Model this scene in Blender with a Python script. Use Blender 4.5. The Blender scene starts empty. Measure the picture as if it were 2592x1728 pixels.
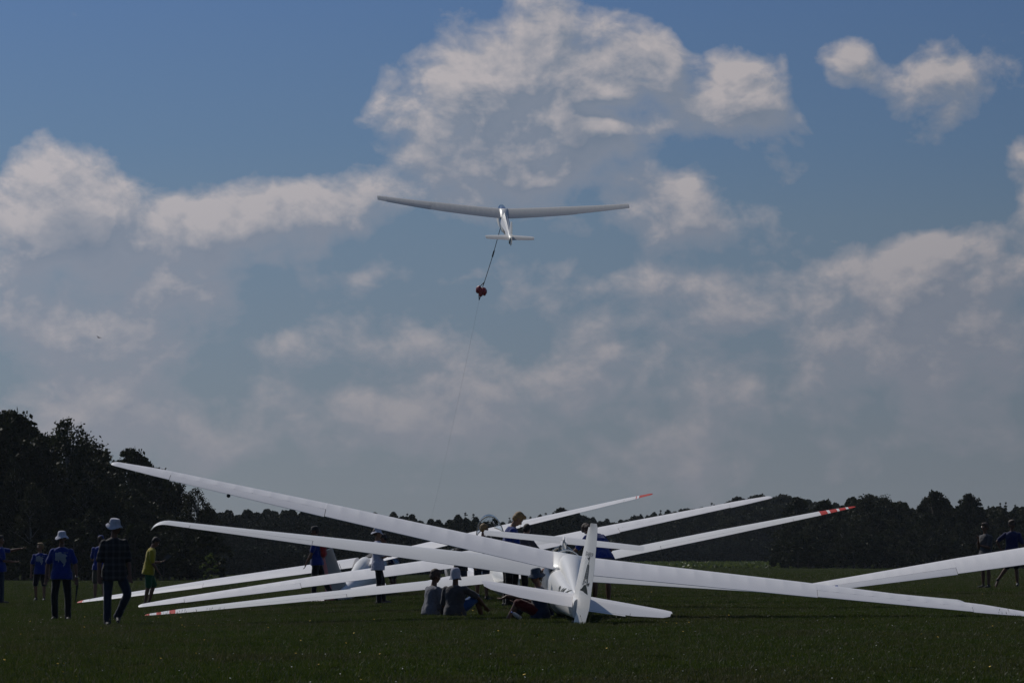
import bpy, bmesh, math, random
import numpy as np
from mathutils import Vector, Matrix, Euler, noise
from mathutils.bvhtree import BVHTree

random.seed(7)
rng = np.random.default_rng(7)
scene = bpy.context.scene
C = scene.collection
R = math.radians

# ------------------------------------------------------------------ camera, light, exposure
FPX, HORIZON, EYE = 9500.0, 1365.0, 1.33          # focal length in photo pixels, horizon row, eye height in metres
CAM_PITCH = math.atan((HORIZON - 864.0) / FPX)
cam_data = bpy.data.cameras.new('camera')
cam_data.sensor_width = 36.0
cam_data.lens = 36.0 * FPX / 2592.0
cam_data.clip_start = 0.5
cam_data.clip_end = 12000.0
cam = bpy.data.objects.new('camera', cam_data)
cam.location = (0, 0, EYE)
cam.rotation_euler = (math.pi / 2 + CAM_PITCH, 0, 0)
C.objects.link(cam)
scene.camera = cam

vs = scene.view_settings
vs.view_transform = 'Standard'
vs.look = 'None'
vs.gamma = 1.0
vs.exposure = 0.0
vs.use_curve_mapping = False

SUN_AZ, SUN_EL = -38.0, 44.0                       # degrees; azimuth from the view direction, minus = left
sun_dir = Vector((math.sin(R(SUN_AZ)) * math.cos(R(SUN_EL)), math.cos(R(SUN_AZ)) * math.cos(R(SUN_EL)), math.sin(R(SUN_EL))))
sl = bpy.data.lights.new('sun', 'SUN')
sl.energy = 2.4
sl.angle = R(0.55)
sl.color = (1.0, 0.955, 0.88)
sun = bpy.data.objects.new('sun', sl)
sun.rotation_euler = sun_dir.to_track_quat('Z', 'Y').to_euler()
sun.location = (-30, 40, 60)
C.objects.link(sun)


# ------------------------------------------------------------------ node helpers
class NT:
    def __init__(self, tree):
        self.t = tree
        self.n = tree.nodes
        self.l = tree.links

    def new(self, typ, **kw):
        nd = self.n.new(typ)
        for k, v in kw.items():
            setattr(nd, k, v)
        return nd

    def link(self, a, b):
        self.l.new(a, b)

    def put(self, sock, v):
        if isinstance(v, bpy.types.NodeSocket):
            self.l.new(v, sock)
        else:
            sock.default_value = v

    def math(self, op, a, b=None, c=None, clamp=False):
        nd = self.new('ShaderNodeMath', operation=op)
        nd.use_clamp = clamp
        self.put(nd.inputs[0], a)
        if b is not None:
            self.put(nd.inputs[1], b)
        if c is not None:
            self.put(nd.inputs[2], c)
        return nd.outputs[0]

    def vmath(self, op, a, b=None):
        nd = self.new('ShaderNodeVectorMath', operation=op)
        self.put(nd.inputs[0], a)
        if b is not None:
            self.put(nd.inputs[1], b)
        return nd.outputs['Value'] if op in ('LENGTH', 'DOT_PRODUCT') else nd.outputs[0]

    def noise(self, vec, scale, detail=4, rough=0.5, dist=0.0, color=False):
        nd = self.new('ShaderNodeTexNoise')
        self.put(nd.inputs['Vector'], vec)
        nd.inputs['Scale'].default_value = scale
        nd.inputs['Detail'].default_value = detail
        nd.inputs['Roughness'].default_value = rough
        nd.inputs['Distortion'].default_value = dist
        return nd.outputs['Color' if color else 'Fac']

    def mapr(self, v, a, b, c=0.0, d=1.0, smooth=False):
        nd = self.new('ShaderNodeMapRange')
        nd.interpolation_type = 'SMOOTHSTEP' if smooth else 'LINEAR'
        nd.clamp = True
        self.put(nd.inputs[0], v)
        for i, x in enumerate((a, b, c, d)):
            self.put(nd.inputs[i + 1], x)
        return nd.outputs[0]

    def mix(self, f, a, b):
        nd = self.new('ShaderNodeMix', data_type='RGBA')
        self.put(nd.inputs['Factor'], f)
        self.put(nd.inputs[6], a)
        self.put(nd.inputs[7], b)
        return nd.outputs[2]

    def ramp(self, v, stops):
        nd = self.new('ShaderNodeValToRGB')
        self.put(nd.inputs[0], v)
        el = nd.color_ramp.elements
        while len(el) < len(stops):
            el.new(0.5)
        for e, (p, c) in zip(el, stops):
            e.position = p
            e.color = (*c, 1)
        return nd.outputs[0]


def srgb(r, g, b):
    f = lambda c: (c / 255 / 12.92) if c <= 10.3 else (((c / 255) + 0.055) / 1.055) ** 2.4
    return (f(r), f(g), f(b), 1.0)


# ------------------------------------------------------------------ sky: Nishita air with cumulus over it
world = bpy.data.worlds.new('World')
scene.world = world
world.use_nodes = True
wt = world.node_tree
wt.nodes.clear()
W = NT(wt)

# photo-pixel blobs of cloud cover: (u, v, ru, rv, weight)
BLOBS = [
    (1300, 330, 400, 230, 1.0), (1480, 190, 260, 150, .8), (1090, 270, 180, 120, .6), (1120, 440, 260, 120, .5),
    (1370, 40, 80, 80, .6), (950, 290, 100, 60, .5), (1180, 160, 120, 90, .4), (1700, 290, 190, 120, .35),
    (1850, 215, 170, 115, .9), (1950, 300, 130, 90, .45), (2160, 170, 130, 95, .95), (2370, 260, 140, 140, 1.0),
    (2590, 440, 70, 110, .9), (2450, 770, 430, 225, 1.1), (2230, 700, 160, 120, .3),
    (150, 500, 230, 130, .95), (330, 600, 280, 130, .75), (30, 620, 200, 160, .6), (480, 560, 130, 110, .5),
    (700, 530, 190, 115, .9), (850, 520, 160, 100, .6), (560, 740, 120, 75, .6), (200, 780, 420, 130, .55),
    (1000, 690, 160, 80, .45), (1260, 770, 160, 90, .45), (1700, 530, 210, 100, .62), (1900, 590, 180, 70, .5),
    (1860, 760, 330, 110, .62), (940, 860, 270, 70, .55), (1480, 960, 300, 100, .45), (300, 930, 420, 130, .5),
    (120, 10, 260, 50, .3), (1500, 330, 190, 60, .3),
    (1000, 1010, 500, 120, .55), (2000, 980, 500, 140, .6), (600, 1080, 500, 100, .5), (1700, 1140, 700, 90, .5), (200, 1100, 400, 120, .5),
    (2350, 870, 260, 90, .4), (1180, 900, 160, 60, .3), (380, 680, 200, 90, .35), (1560, 700, 220, 60, .35), (1600, 430, 220, 60, .3),
    (1738, 190, 45, 90, -.7), (1745, 70, 90, 70, -.9), (2045, 210, 45, 130, -.6), (2262, 150, 45, 80, -.4),
    (1550, 275, 150, 30, -.7), (1360, 370, 60, 60, -.4), (700, 300, 560, 170, -.8), (1250, 600, 260, 60, -.35),
    (2050, 30, 420, 70, -.6), (2300, 490, 300, 90, -.7), (620, 30, 500, 120, -.5), (640, 690, 220, 40, -.3), (2500, 330, 60, 200, -.3),
]
grp = bpy.data.node_groups.new('cloud_cover', 'ShaderNodeTree')
grp.interface.new_socket('Direction', in_out='INPUT', socket_type='NodeSocketVector')
grp.interface.new_socket('Cover', in_out='OUTPUT', socket_type='NodeSocketFloat')
G = NT(grp)
gi = G.new('NodeGroupInput')
go = G.new('NodeGroupOutput')
dirv = gi.outputs[0]
sep = G.new('ShaderNodeSeparateXYZ')
G.link(dirv, sep.inputs[0])
az = G.math('ARCTAN2', sep.outputs[0], sep.outputs[1])
el = G.math('ARCSINE', sep.outputs[2])
U = G.math('MULTIPLY_ADD', az, FPX, 1296.0)
V = G.math('MULTIPLY_ADD', el, -FPX, HORIZON)
comb = G.new('ShaderNodeCombineXYZ')
G.link(U, comb.inputs[0])
G.link(V, comb.inputs[1])
warp = G.noise(dirv, 26.0, 3, 0.5, color=True)
warp = G.vmath('SUBTRACT', warp, (0.5, 0.5, 0.5))
puv = G.vmath('ADD', comb.outputs[0], G.vmath('MULTIPLY', warp, (200.0, 150.0, 0.0)))
acc = None
for (u, v, ru, rv, w) in BLOBS:
    q = G.vmath('MULTIPLY', G.vmath('SUBTRACT', puv, (u, v, 0.0)), (1.0 / ru, 1.0 / rv, 0.0))
    q = G.vmath('LENGTH', q)
    f = G.mapr(q, 0.25, 1.45, w, 0.0, smooth=True)
    acc = f if acc is None else G.math('ADD', acc, f)
inframe = acc
# beyond the picture cloud goes on, thinned to lower the fill light
acc2 = G.mapr(G.noise(dirv, 6.5, 2, 0.5), 0.44, 0.70, -0.45, 0.75)
outside = G.mapr(G.vmath('LENGTH', G.vmath('MULTIPLY', G.vmath('SUBTRACT', comb.outputs[0], (1296.0, 700.0, 0.0)), (1 / 1500.0, 1 / 900.0, 0.0))), 0.95, 1.3, 0.0, 1.0, smooth=True)
base = G.new('ShaderNodeMix', data_type='FLOAT')
G.put(base.inputs[0], outside)
G.put(base.inputs[2], inframe)
G.put(base.inputs[3], acc2)
sv = G.vmath('MULTIPLY', dirv, (1.0, 1.0, 1.35))
n_big = G.noise(sv, 34.0, 9, 0.55, 0.25)
n_fine = G.noise(sv, 110.0, 7, 0.6, 0.4)
n = G.math('ADD', G.math('MULTIPLY', G.math('SUBTRACT', n_big, 0.5), 3.2), G.math('MULTIPLY', G.math('SUBTRACT', n_fine, 0.5), 1.1))
cov = G.math('ADD', G.math('SUBTRACT', G.math('MULTIPLY', base.outputs[0], 1.0), 0.34), n)
G.link(cov, go.inputs[0])

tc = W.new('ShaderNodeTexCoord')
gen = W.vmath('NORMALIZE', tc.outputs['Generated'])


def cover_at(off):
    g = W.new('ShaderNodeGroup')
    g.node_tree = grp
    v = gen if off is None else W.vmath('NORMALIZE', W.vmath('ADD', gen, off))
    W.link(v, g.inputs[0])
    return g.outputs[0]


c0 = cover_at(None)
c1 = cover_at((-0.0020, 0.0, 0.0042))
c2 = cover_at((-0.0055, 0.0, 0.0125))
sepw = W.new('ShaderNodeSeparateXYZ')
W.link(gen, sepw.inputs[0])
zup = sepw.outputs[2]

sky = W.new('ShaderNodeTexSky')
sky.sky_type = 'NISHITA'
sky.sun_disc = False
sky.sun_elevation = R(SUN_EL)
sky.sun_rotation = R(SUN_AZ)
sky.altitude = 50
sky.air_density = 1.0
sky.dust_density = 1.0
sky.ozone_density = 2.0
SKY_STRENGTH = 0.05

# everything below is in the sky's own brightness (divided by the strength further down)
K = 1.0 / SKY_STRENGTH
col = lambda r, g, b: tuple(c * K for c in srgb(r, g, b)[:3]) + (1.0,)
blue = W.vmath('MULTIPLY', sky.outputs[0], (0.36, 0.50, 0.72))
# hazy air low down, clear blue further up
haze_c = W.ramp(zup, [(0.0, (0, 0, 0)), (1.0, (0, 0, 0))])
hz = W.mapr(zup, 0.0, 0.105, 0.0, 1.0)
air = W.mix(hz, col(127, 132, 139), col(102, 127, 152))
air = W.mix(W.mapr(zup, 0.085, 0.15, 0.0, 1.0), air, col(84, 115, 160))
air = W.mix(W.mapr(zup, 0.15, 0.5, 0.25, 0.75, smooth=True), air, blue)
bright = col(184, 178, 180)
mid = col(137, 144, 158)
dark = col(107, 123, 143)
d1 = W.math('SUBTRACT', c0, c1)
d2 = W.math('SUBTRACT', c0, c2)
s0, s1, s2 = (W.mapr(q_, -0.05, 1.25, 0.0, 1.0) for q_ in (c0, c1, c2))
rim = W.math('ADD', W.math('MULTIPLY', W.math('SUBTRACT', s0, s1), 0.9), W.math('MULTIPLY', W.math('SUBTRACT', s0, s2), 0.75))
lit = W.math('ADD', rim, W.math('MULTIPLY', d1, 0.30))
lit = W.mapr(lit, -0.12, 0.95, 0.0, 1.0)
thick = W.mapr(c0, 0.15, 1.6, 0.0, 1.0)
shade = W.mix(thick, mid, dark)
ccol = W.mix(lit, shade, bright)
# distance haze takes the contrast out of low clouds
low = W.mapr(zup, 0.005, 0.11, 0.92, 0.0)
ccol = W.mix(low, ccol, W.mix(0.70, air, col(134, 133, 141)))
alpha = W.mapr(c0, -0.10, 0.62, 0.0, 1.0)
alpha = W.math('POWER', alpha, 0.8)
alpha = W.math('MULTIPLY', alpha, 0.95)
out = W.mix(alpha, air, ccol)
# the air is brighter towards the sun
flat = W.vmath('NORMALIZE', W.vmath('MULTIPLY', gen, (1.0, 1.0, 0.0)))
toward = W.vmath('DOT_PRODUCT', flat, (math.sin(R(SUN_AZ)), math.cos(R(SUN_AZ)), 0.0))
gain = W.math('ADD', W.mapr(toward, 0.66, 0.86, 0.76, 1.05), W.mapr(toward, 0.86, 1.0, 0.0, 0.3))
out = W.vmath('SCALE', out)
out.node.inputs['Scale'].default_value = 1.0
W.link(gain, out.node.inputs['Scale'])
bg = W.new('ShaderNodeBackground')
W.link(out, bg.inputs[0])
bg.inputs[1].default_value = SKY_STRENGTH
wo = W.new('ShaderNodeOutputWorld')
W.link(bg.outputs[0], wo.inputs[0])
world.cycles.sampling_method = 'MANUAL'
world.cycles.sample_map_resolution = 256


# ------------------------------------------------------------------ geometry and tagging helpers
def sm(t):
    t = np.clip(t, 0, 1)
    return t * t * (3 - 2 * t)


def ground(x, y):
    """height of the turf; falls slightly to the left and away beyond the parked gliders"""
    left = sm((0.5 - x) / 9.5)
    z = -0.33 * left * np.clip((y - 50) / 30, 0, 1)
    s = 0.0064 + 0.0022 * sm((8 - x) / 25.0)
    z = z - s * np.clip(y - 105, 0, 375) - 0.0030 * np.clip(y - 480, 0, 420)
    z = z + 0.012 * np.sin(x * 0.9 + y * 0.21) * np.sin(y * 0.13 + 1.0) * np.clip((y - 20) / 20, 0, 1)
    return z


def px(u, v, Y):
    """the place at depth Y (metres, horizontal) that the camera sees at photo pixel (u, v)"""
    a = np.array([(u - 1296.0), FPX, -(v - 864.0)])
    c, s = math.cos(CAM_PITCH), math.sin(CAM_PITCH)
    d = np.array([a[0], a[1] * c - a[2] * s, a[1] * s + a[2] * c])
    d = d * (Y / d[1])
    return Vector((d[0], d[1], d[2] + EYE))


def tag(o, label=None, cat=None, group=None, kind=None):
    if label:
        o['label'] = label
    if cat:
        o['category'] = cat
    if group:
        o['group'] = group
    if kind:
        o['kind'] = kind
    return o


def empty(name, loc=(0, 0, 0), rot=None):
    o = bpy.data.objects.new(name, None)
    o.empty_display_size = 0.3
    o.location = loc
    if rot is not None:
        o.rotation_euler = rot
    C.objects.link(o)
    return o


def mesh_obj(name, verts, faces, mats=(), parent=None, smooth=True, matidx=None, link=True):
    me = bpy.data.meshes.new(name)
    me.from_pydata([tuple(v) for v in verts], [], [tuple(f) for f in faces])
    for m in (mats if isinstance(mats, (list, tuple)) else [mats]):
        me.materials.append(m)
    if matidx is not None:
        me.polygons.foreach_set('material_index', np.array(matidx, dtype=np.int32))
    if smooth:
        me.polygons.foreach_set('use_smooth', np.ones(len(me.polygons), dtype=bool))
    me.update()
    o = bpy.data.objects.new(name, me)
    if link:
        C.objects.link(o)
    if parent is not None:
        o.parent = parent
    return o


def quads_mesh(name, V, F, mats, smooth=False):
    """fast mesh from numpy arrays; F is (n,3) or (n,4)"""
    me = bpy.data.meshes.new(name)
    n, k = F.shape
    me.vertices.add(len(V))
    me.vertices.foreach_set('co', V.astype(np.float32).ravel())
    me.loops.add(n * k)
    me.loops.foreach_set('vertex_index', F.astype(np.int32).ravel())
    me.polygons.add(n)
    me.polygons.foreach_set('loop_start', np.arange(0, n * k, k, dtype=np.int32))
    try:
        me.polygons.foreach_set('loop_total', np.full(n, k, dtype=np.int32))
    except Exception:
        pass
    me.update(calc_edges=True)
    for m in mats:
        me.materials.append(m)
    if smooth:
        me.polygons.foreach_set('use_smooth', np.ones(n, dtype=bool))
    return me


def tube(pts, radii, seg=8, cap=True):
    """verts, faces of a tube along pts"""
    pts = [Vector(p) for p in pts]
    if not hasattr(radii, '__len__'):
        radii = [radii] * len(pts)
    V, F = [], []
    prev = None
    for i, p in enumerate(pts):
        d = (pts[min(i + 1, len(pts) - 1)] - pts[max(i - 1, 0)]).normalized()
        a = Vector((0, 0, 1)) if abs(d.z) < 0.9 else Vector((1, 0, 0))
        if prev is None:
            s = d.cross(a).normalized()
        else:
            s = (prev - d * prev.dot(d)).normalized()
        prev = s
        t = d.cross(s)
        for k in range(seg):
            an = 2 * math.pi * k / seg
            V.append(p + (s * math.cos(an) + t * math.sin(an)) * radii[i])
    for i in range(len(pts) - 1):
        for k in range(seg):
            a, b = i * seg + k, i * seg + (k + 1) % seg
            F.append((a, b, b + seg, a + seg))
    if cap:
        F.append(tuple(range(seg - 1, -1, -1)))
        F.append(tuple(range((len(pts) - 1) * seg, len(pts) * seg)))
    return V, F


def join_vf(parts):
    V, F = [], []
    for v, f in parts:
        o = len(V)
        V += list(v)
        F += [tuple(i + o for i in q) for q in f]
    return V, F


def loft(rings, cap=True):
    V, F = [], []
    n = len(rings[0])
    for r in rings:
        V += list(r)
    for i in range(len(rings) - 1):
        for k in range(n):
            a, b = i * n + k, i * n + (k + 1) % n
            F.append((a, b, b + n, a + n))
    if cap:
        F.append(tuple(range(n - 1, -1, -1)))
        F.append(tuple(range((len(rings) - 1) * n, len(rings) * n)))
    return V, F


def lathe(profile, seg=24, sx=1.0, sy=1.0):
    rings = []
    for r, z in profile:
        rings.append([(r * sx * math.cos(2 * math.pi * k / seg), r * sy * math.sin(2 * math.pi * k / seg), z) for k in range(seg)])
    return loft(rings)


# ------------------------------------------------------------------ materials
def material(name, base, rough=0.6, spec=0.5, noise_scale=None, noise_amt=0.15, bump=0.0, bump_scale=60.0, metallic=0.0, coat=0.0, sheen=0.0, coords='Object', transl=0.0):
    m = bpy.data.materials.new(name)
    m.use_nodes = True
    t = NT(m.node_tree)
    p = t.n['Principled BSDF']
    p.inputs['Roughness'].default_value = rough
    p.inputs['Specular IOR Level'].default_value = spec
    p.inputs['Metallic'].default_value = metallic
    p.inputs['Coat Weight'].default_value = coat
    p.inputs['Sheen Weight'].default_value = sheen
    p.inputs['Base Color'].default_value = (*base[:3], 1)
    tcn = t.new('ShaderNodeTexCoord')
    v = tcn.outputs[coords]
    if noise_scale:
        f = t.noise(v, noise_scale, 5, 0.6)
        lo = tuple(c * (1 - noise_amt) for c in base[:3]) + (1,)
        hi = tuple(min(1, c * (1 + noise_amt)) for c in base[:3]) + (1,)
        t.link(t.mix(t.mapr(f, 0.3, 0.7), lo, hi), p.inputs['Base Color'])
    if bump:
        b = t.new('ShaderNodeBump')
        b.inputs['Strength'].default_value = bump
        b.inputs['Distance'].default_value = 0.02
        t.link(t.noise(v, bump_scale, 3, 0.55), b.inputs['Height'])
        t.link(b.outputs[0], p.inputs['Normal'])
    if transl:
        tr = t.new('ShaderNodeBsdfTranslucent')
        tr.inputs[0].default_value = (*[c * 1.3 for c in base[:3]], 1)
        ms = t.new('ShaderNodeMixShader')
        ms.inputs[0].default_value = transl
        t.link(p.outputs[0], ms.inputs[1])
        t.link(tr.outputs[0], ms.inputs[2])
        t.link(ms.outputs[0], t.n['Material Output'].inputs[0])
    return m

# ------------------------------------------------------------------ ground
def ground_mat():
    m = bpy.data.materials.new('turf')
    m.use_nodes = True
    t = NT(m.node_tree)
    p = t.n['Principled BSDF']
    g = t.new('ShaderNodeNewGeometry')
    v = g.outputs['Position']
    a = t.noise(v, 0.12, 4, 0.6)
    b = t.noise(v, 1.3, 5, 0.65)
    c = t.noise(v, 14.0, 5, 0.7)
    f = t.math('ADD', t.math('MULTIPLY', a, 0.45), t.math('MULTIPLY', b, 0.3))
    f = t.math('ADD', f, t.math('MULTIPLY', c, 0.25))
    colr = t.ramp(f, [(0.32, (0.010, 0.015, 0.004)), (0.46, (0.014, 0.021, 0.006)), (0.58, (0.019, 0.024, 0.008)), (0.72, (0.026, 0.024, 0.011))])
    t.link(colr, p.inputs['Base Color'])
    p.inputs['Roughness'].default_value = 0.9
    p.inputs['Specular IOR Level'].default_value = 0.0
    bm = t.new('ShaderNodeBump')
    bm.inputs['Strength'].default_value = 0.9
    bm.inputs['Distance'].default_value = 0.08
    t.link(t.noise(v, 9.0, 6, 0.7), bm.inputs['Height'])
    t.link(bm.outputs[0], p.inputs['Normal'])
    return m


ys = np.concatenate([np.linspace(-80, 125, 206), np.geomspace(127, 3000, 110)])
xr = np.concatenate([np.linspace(0, 40, 41), np.geomspace(42, 1500, 36)])
xs = np.concatenate([-xr[:0:-1], xr])
gx, gy = np.meshgrid(xs, ys)
gz = ground(gx, gy)
GV = np.stack([gx, gy, gz], -1).reshape(-1, 3)
nx = len(xs)
ii, jj = np.meshgrid(np.arange(nx - 1), np.arange(len(ys) - 1))
a = (jj * nx + ii).ravel()
GF = np.stack([a, a + 1, a + 1 + nx, a + nx], -1)
gm = quads_mesh('ground', GV, GF, [ground_mat()], smooth=True)
gob = bpy.data.objects.new('ground', gm)
C.objects.link(gob)
tag(gob, 'mown green airfield turf stretching to the woods', kind='structure')


# ------------------------------------------------------------------ grass: blades on patches, instanced over the field
def leaf_mat(name, c1, c2, transl=0.35, rough=0.45, spec=0.4, scale=0.6, worn=None):
    m = bpy.data.materials.new(name)
    m.use_nodes = True
    t = NT(m.node_tree)
    p = t.n['Principled BSDF']
    geo = t.new('ShaderNodeNewGeometry')
    oi = t.new('ShaderNodeObjectInfo')
    f = t.math('ADD', t.math('MULTIPLY', geo.outputs['Random Per Island'], 0.6), t.math('MULTIPLY', t.noise(geo.outputs['Position'], scale, 3, 0.6), 0.4))
    f = t.math('ADD', f, t.math('MULTIPLY', t.math('SUBTRACT', oi.outputs['Random'], 0.5), 0.25))
    cc = t.mix(f, c1, c2)
    if worn:
        wn = t.math('MULTIPLY', t.mapr(t.noise(geo.outputs['Position'], .22, 5, .65), .44, .66), t.mapr(geo.outputs['Random Per Island'], 0, 1, .35, 1.0))
        cc = t.mix(wn, cc, worn)
    t.link(cc, p.inputs['Base Color'])
    p.inputs['Roughness'].default_value = rough
    p.inputs['Specular IOR Level'].default_value = spec
    tr = t.new('ShaderNodeBsdfTranslucent')
    t.link(cc, tr.inputs[0])
    ms = t.new('ShaderNodeMixShader')
    ms.inputs[0].default_value = transl
    t.link(p.outputs[0], ms.inputs[1])
    t.link(tr.outputs[0], ms.inputs[2])
    t.link(ms.outputs[0], t.n['Material Output'].inputs[0])
    return m


M_grass = leaf_mat('grass_blades', (0.036, 0.062, 0.006, 1), (0.088, 0.112, 0.020, 1), 0.32, 0.42, 0.16, worn=(0.085, 0.075, 0.032, 1))
M_dry_glint = leaf_mat('dry_glint_grass', (0.08, 0.075, 0.03, 1), (0.17, 0.15, 0.08, 1), 0.3, 0.35, 0.6)
M_flower = material('dandelion_yellow', (0.62, 0.40, 0.02), 0.7)
M_clover = material('clover_white', (0.6, 0.6, 0.55), 0.7)


def grass_patch(seed, size, nblades, h0, h1, wd, stalks):
    r = np.random.default_rng(seed)
    n = nblades
    P = r.uniform(-size / 2, size / 2, (n, 2))
    # tufted height variation
    hh = r.uniform(h0, h1, n) * (0.55 + 0.45 * np.sin(P[:, 0] * 7.1 + seed) * np.sin(P[:, 1] * 6.3 + 2 * seed) + r.uniform(0, .35, n))
    hh = np.clip(hh, 0.015, None)
    th = r.uniform(0, 2 * np.pi, n)
    lean = r.uniform(0.1, 0.9, n) * hh
    la = r.uniform(0, 2 * np.pi, n)
    w = wd * r.uniform(0.6, 1.3, n)
    side = np.stack([np.cos(th), np.sin(th)], -1) * w[:, None] / 2
    ld = np.stack([np.cos(la), np.sin(la)], -1)
    b0 = np.c_[P - side, np.full(n, -0.01)]
    b1 = np.c_[P + side, np.full(n, -0.01)]
    m0 = np.c_[P - side * .8 + ld * (lean * .35)[:, None], hh * .6]
    m1 = np.c_[P + side * .8 + ld * (lean * .35)[:, None], hh * .6]
    tp = np.c_[P + ld * lean[:, None], hh]
    V = np.stack([b0, b1, m1, m0, tp], 1).reshape(-1, 3)
    k = np.arange(n) * 5
    F1 = np.stack([k, k + 1, k + 2], -1)
    F2 = np.stack([k, k + 2, k + 3], -1)
    F3 = np.stack([k + 3, k + 2, k + 4], -1)
    F = np.concatenate([F1, F2, F3])
    mi = np.zeros(len(F), int)
    # some dry blades, their pale colour also standing in for glints of light
    dry = r.random(n) < 0.07
    mi = np.tile(dry.astype(int), 3)
    VV, FF, MI = [V], [F], [mi]
    off = len(V)
    for s in range(stalks):
        x, y = r.uniform(-size / 2, size / 2, 2)
        h = r.uniform(0.07, 0.15)
        dx, dy = r.uniform(-.05, .05, 2)
        w_ = 0.0016
        vs_ = np.array([[x - w_, y, 0], [x + w_, y, 0], [x + dx + w_, y + dy, h], [x + dx - w_, y + dy, h],
                        [x + dx - .003, y + dy, h - .025], [x + dx + .003, y + dy, h - .025], [x + dx * 1.1, y + dy, h + .02]])
        VV.append(vs_)
        FF.append(np.array([[0, 1, 2], [0, 2, 3], [4, 5, 6]]) + off)
        MI.append(np.array([1, 1, 1]))
        off += 7
    me = quads_mesh('grass_patch', np.concatenate(VV), np.concatenate(FF), [M_grass, M_dry_glint])
    me.polygons.foreach_set('material_index', np.concatenate(MI).astype(np.int32))
    return me


def scatter_object(name, pts, rots, scales, meshes, label):
    """one 'stuff' object: a cloud of points with patches instanced on it by geometry nodes"""
    me = bpy.data.meshes.new(name)
    me.from_pydata([tuple(p) for p in pts], [], [])
    at = me.attributes.new('rot', 'FLOAT_VECTOR', 'POINT')
    at.data.foreach_set('vector', np.asarray(rots, np.float32).ravel())
    at = me.attributes.new('size', 'FLOAT', 'POINT')
    at.data.foreach_set('value', np.asarray(scales, np.float32))
    at = me.attributes.new('pick', 'INT', 'POINT')
    at.data.foreach_set('value', rng.integers(0, len(meshes), len(pts)).astype(np.int32))
    o = bpy.data.objects.new(name, me)
    C.objects.link(o)
    ng = bpy.data.node_groups.new(name, 'GeometryNodeTree')
    ng.interface.new_socket('Geometry', in_out='INPUT', socket_type='NodeSocketGeometry')
    ng.interface.new_socket('Geometry', in_out='OUTPUT', socket_type='NodeSocketGeometry')
    T = NT(ng)
    i_, o_ = T.new('NodeGroupInput'), T.new('NodeGroupOutput')
    jn = T.new('GeometryNodeJoinGeometry')
    na_r = T.new('GeometryNodeInputNamedAttribute', data_type='FLOAT_VECTOR')
    na_r.inputs[0].default_value = 'rot'
    na_s = T.new('GeometryNodeInputNamedAttribute', data_type='FLOAT')
    na_s.inputs[0].default_value = 'size'
    na_p = T.new('GeometryNodeInputNamedAttribute', data_type='INT')
    na_p.inputs[0].default_value = 'pick'
    outs = []
    for k, pm in enumerate(meshes):
        src = bpy.data.objects.new(name + '_source', pm)
        oi = T.new('GeometryNodeObjectInfo')
        oi.inputs['Object'].default_value = src
        oi.inputs['As Instance'].default_value = True
        cmpn = T.new('FunctionNodeCompare', data_type='INT', operation='EQUAL')
        T.link(na_p.outputs[0], cmpn.inputs[2])
        cmpn.inputs[3].default_value = k
        ip = T.new('GeometryNodeInstanceOnPoints')
        T.link(i_.outputs[0], ip.inputs['Points'])
        T.link(cmpn.outputs[0], ip.inputs['Selection'])
        T.link(oi.outputs['Geometry'], ip.inputs['Instance'])
        T.link(na_r.outputs[0], ip.inputs['Rotation'])
        T.link(na_s.outputs[0], ip.inputs['Scale'])
        outs.append(ip.outputs[0])
    for s in reversed(outs):
        T.link(s, jn.inputs[0])
    T.link(jn.outputs[0], o_.inputs[0])
    md = o.modifiers.new('scatter', 'NODES')
    md.node_group = ng
    tag(o, label, kind='stuff')
    return o


patches = [grass_patch(11 + i, 1.1, 1500, 0.022, 0.052, 0.008, 1 if i < 4 else 5) for i in range(6)]
pts, rots, scs = [], [], []
y = 32.0
while y < 165:
    half = y * 0.1364 + 3.0
    step = 1.0 if y < 105 else 1.25
    for x in np.arange(-half, half, step):
        X, Y = x + rng.uniform(-.15, .15), y + rng.uniform(-.15, .15)
        e = 0.5
        gxs = (ground(X + e, Y) - ground(X - e, Y)) / (2 * e)
        gys = (ground(X, Y + e) - ground(X, Y - e)) / (2 * e)
        pts.append((X, Y, float(ground(X, Y))))
        rots.append((math.atan(gys), -math.atan(gxs), rng.integers(0, 4) * math.pi / 2 * 0 + rng.uniform(-.02, .02)))
        scs.append(rng.uniform(0.85, 1.15))
    y += step
scatter_object('grass', pts, rots, scs, patches, 'short green meadow grass with dry stalks')


far_patches = [grass_patch(31 + i, 5.6, 2600, 0.04, 0.10, 0.035, 0) for i in range(3)]
pts, rots, scs = [], [], []
y = 164.0
while y < 520:
    half = y * 0.1364 + 8.0
    for x in np.arange(-half, half, 5.0):
        X, Y = x + rng.uniform(-.5, .5), y + rng.uniform(-.5, .5)
        gxs = float(ground(X + 2, Y) - ground(X - 2, Y)) / 4
        gys = float(ground(X, Y + 2) - ground(X, Y - 2)) / 4
        pts.append((X, Y, float(ground(X, Y))))
        rots.append((math.atan(gys), -math.atan(gxs), rng.uniform(-.05, .05)))
        scs.append(rng.uniform(0.95, 1.1))
    y += 5.0
scatter_object('grass', pts, rots, scs, far_patches, 'far green turf beyond the parked gliders')


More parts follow.
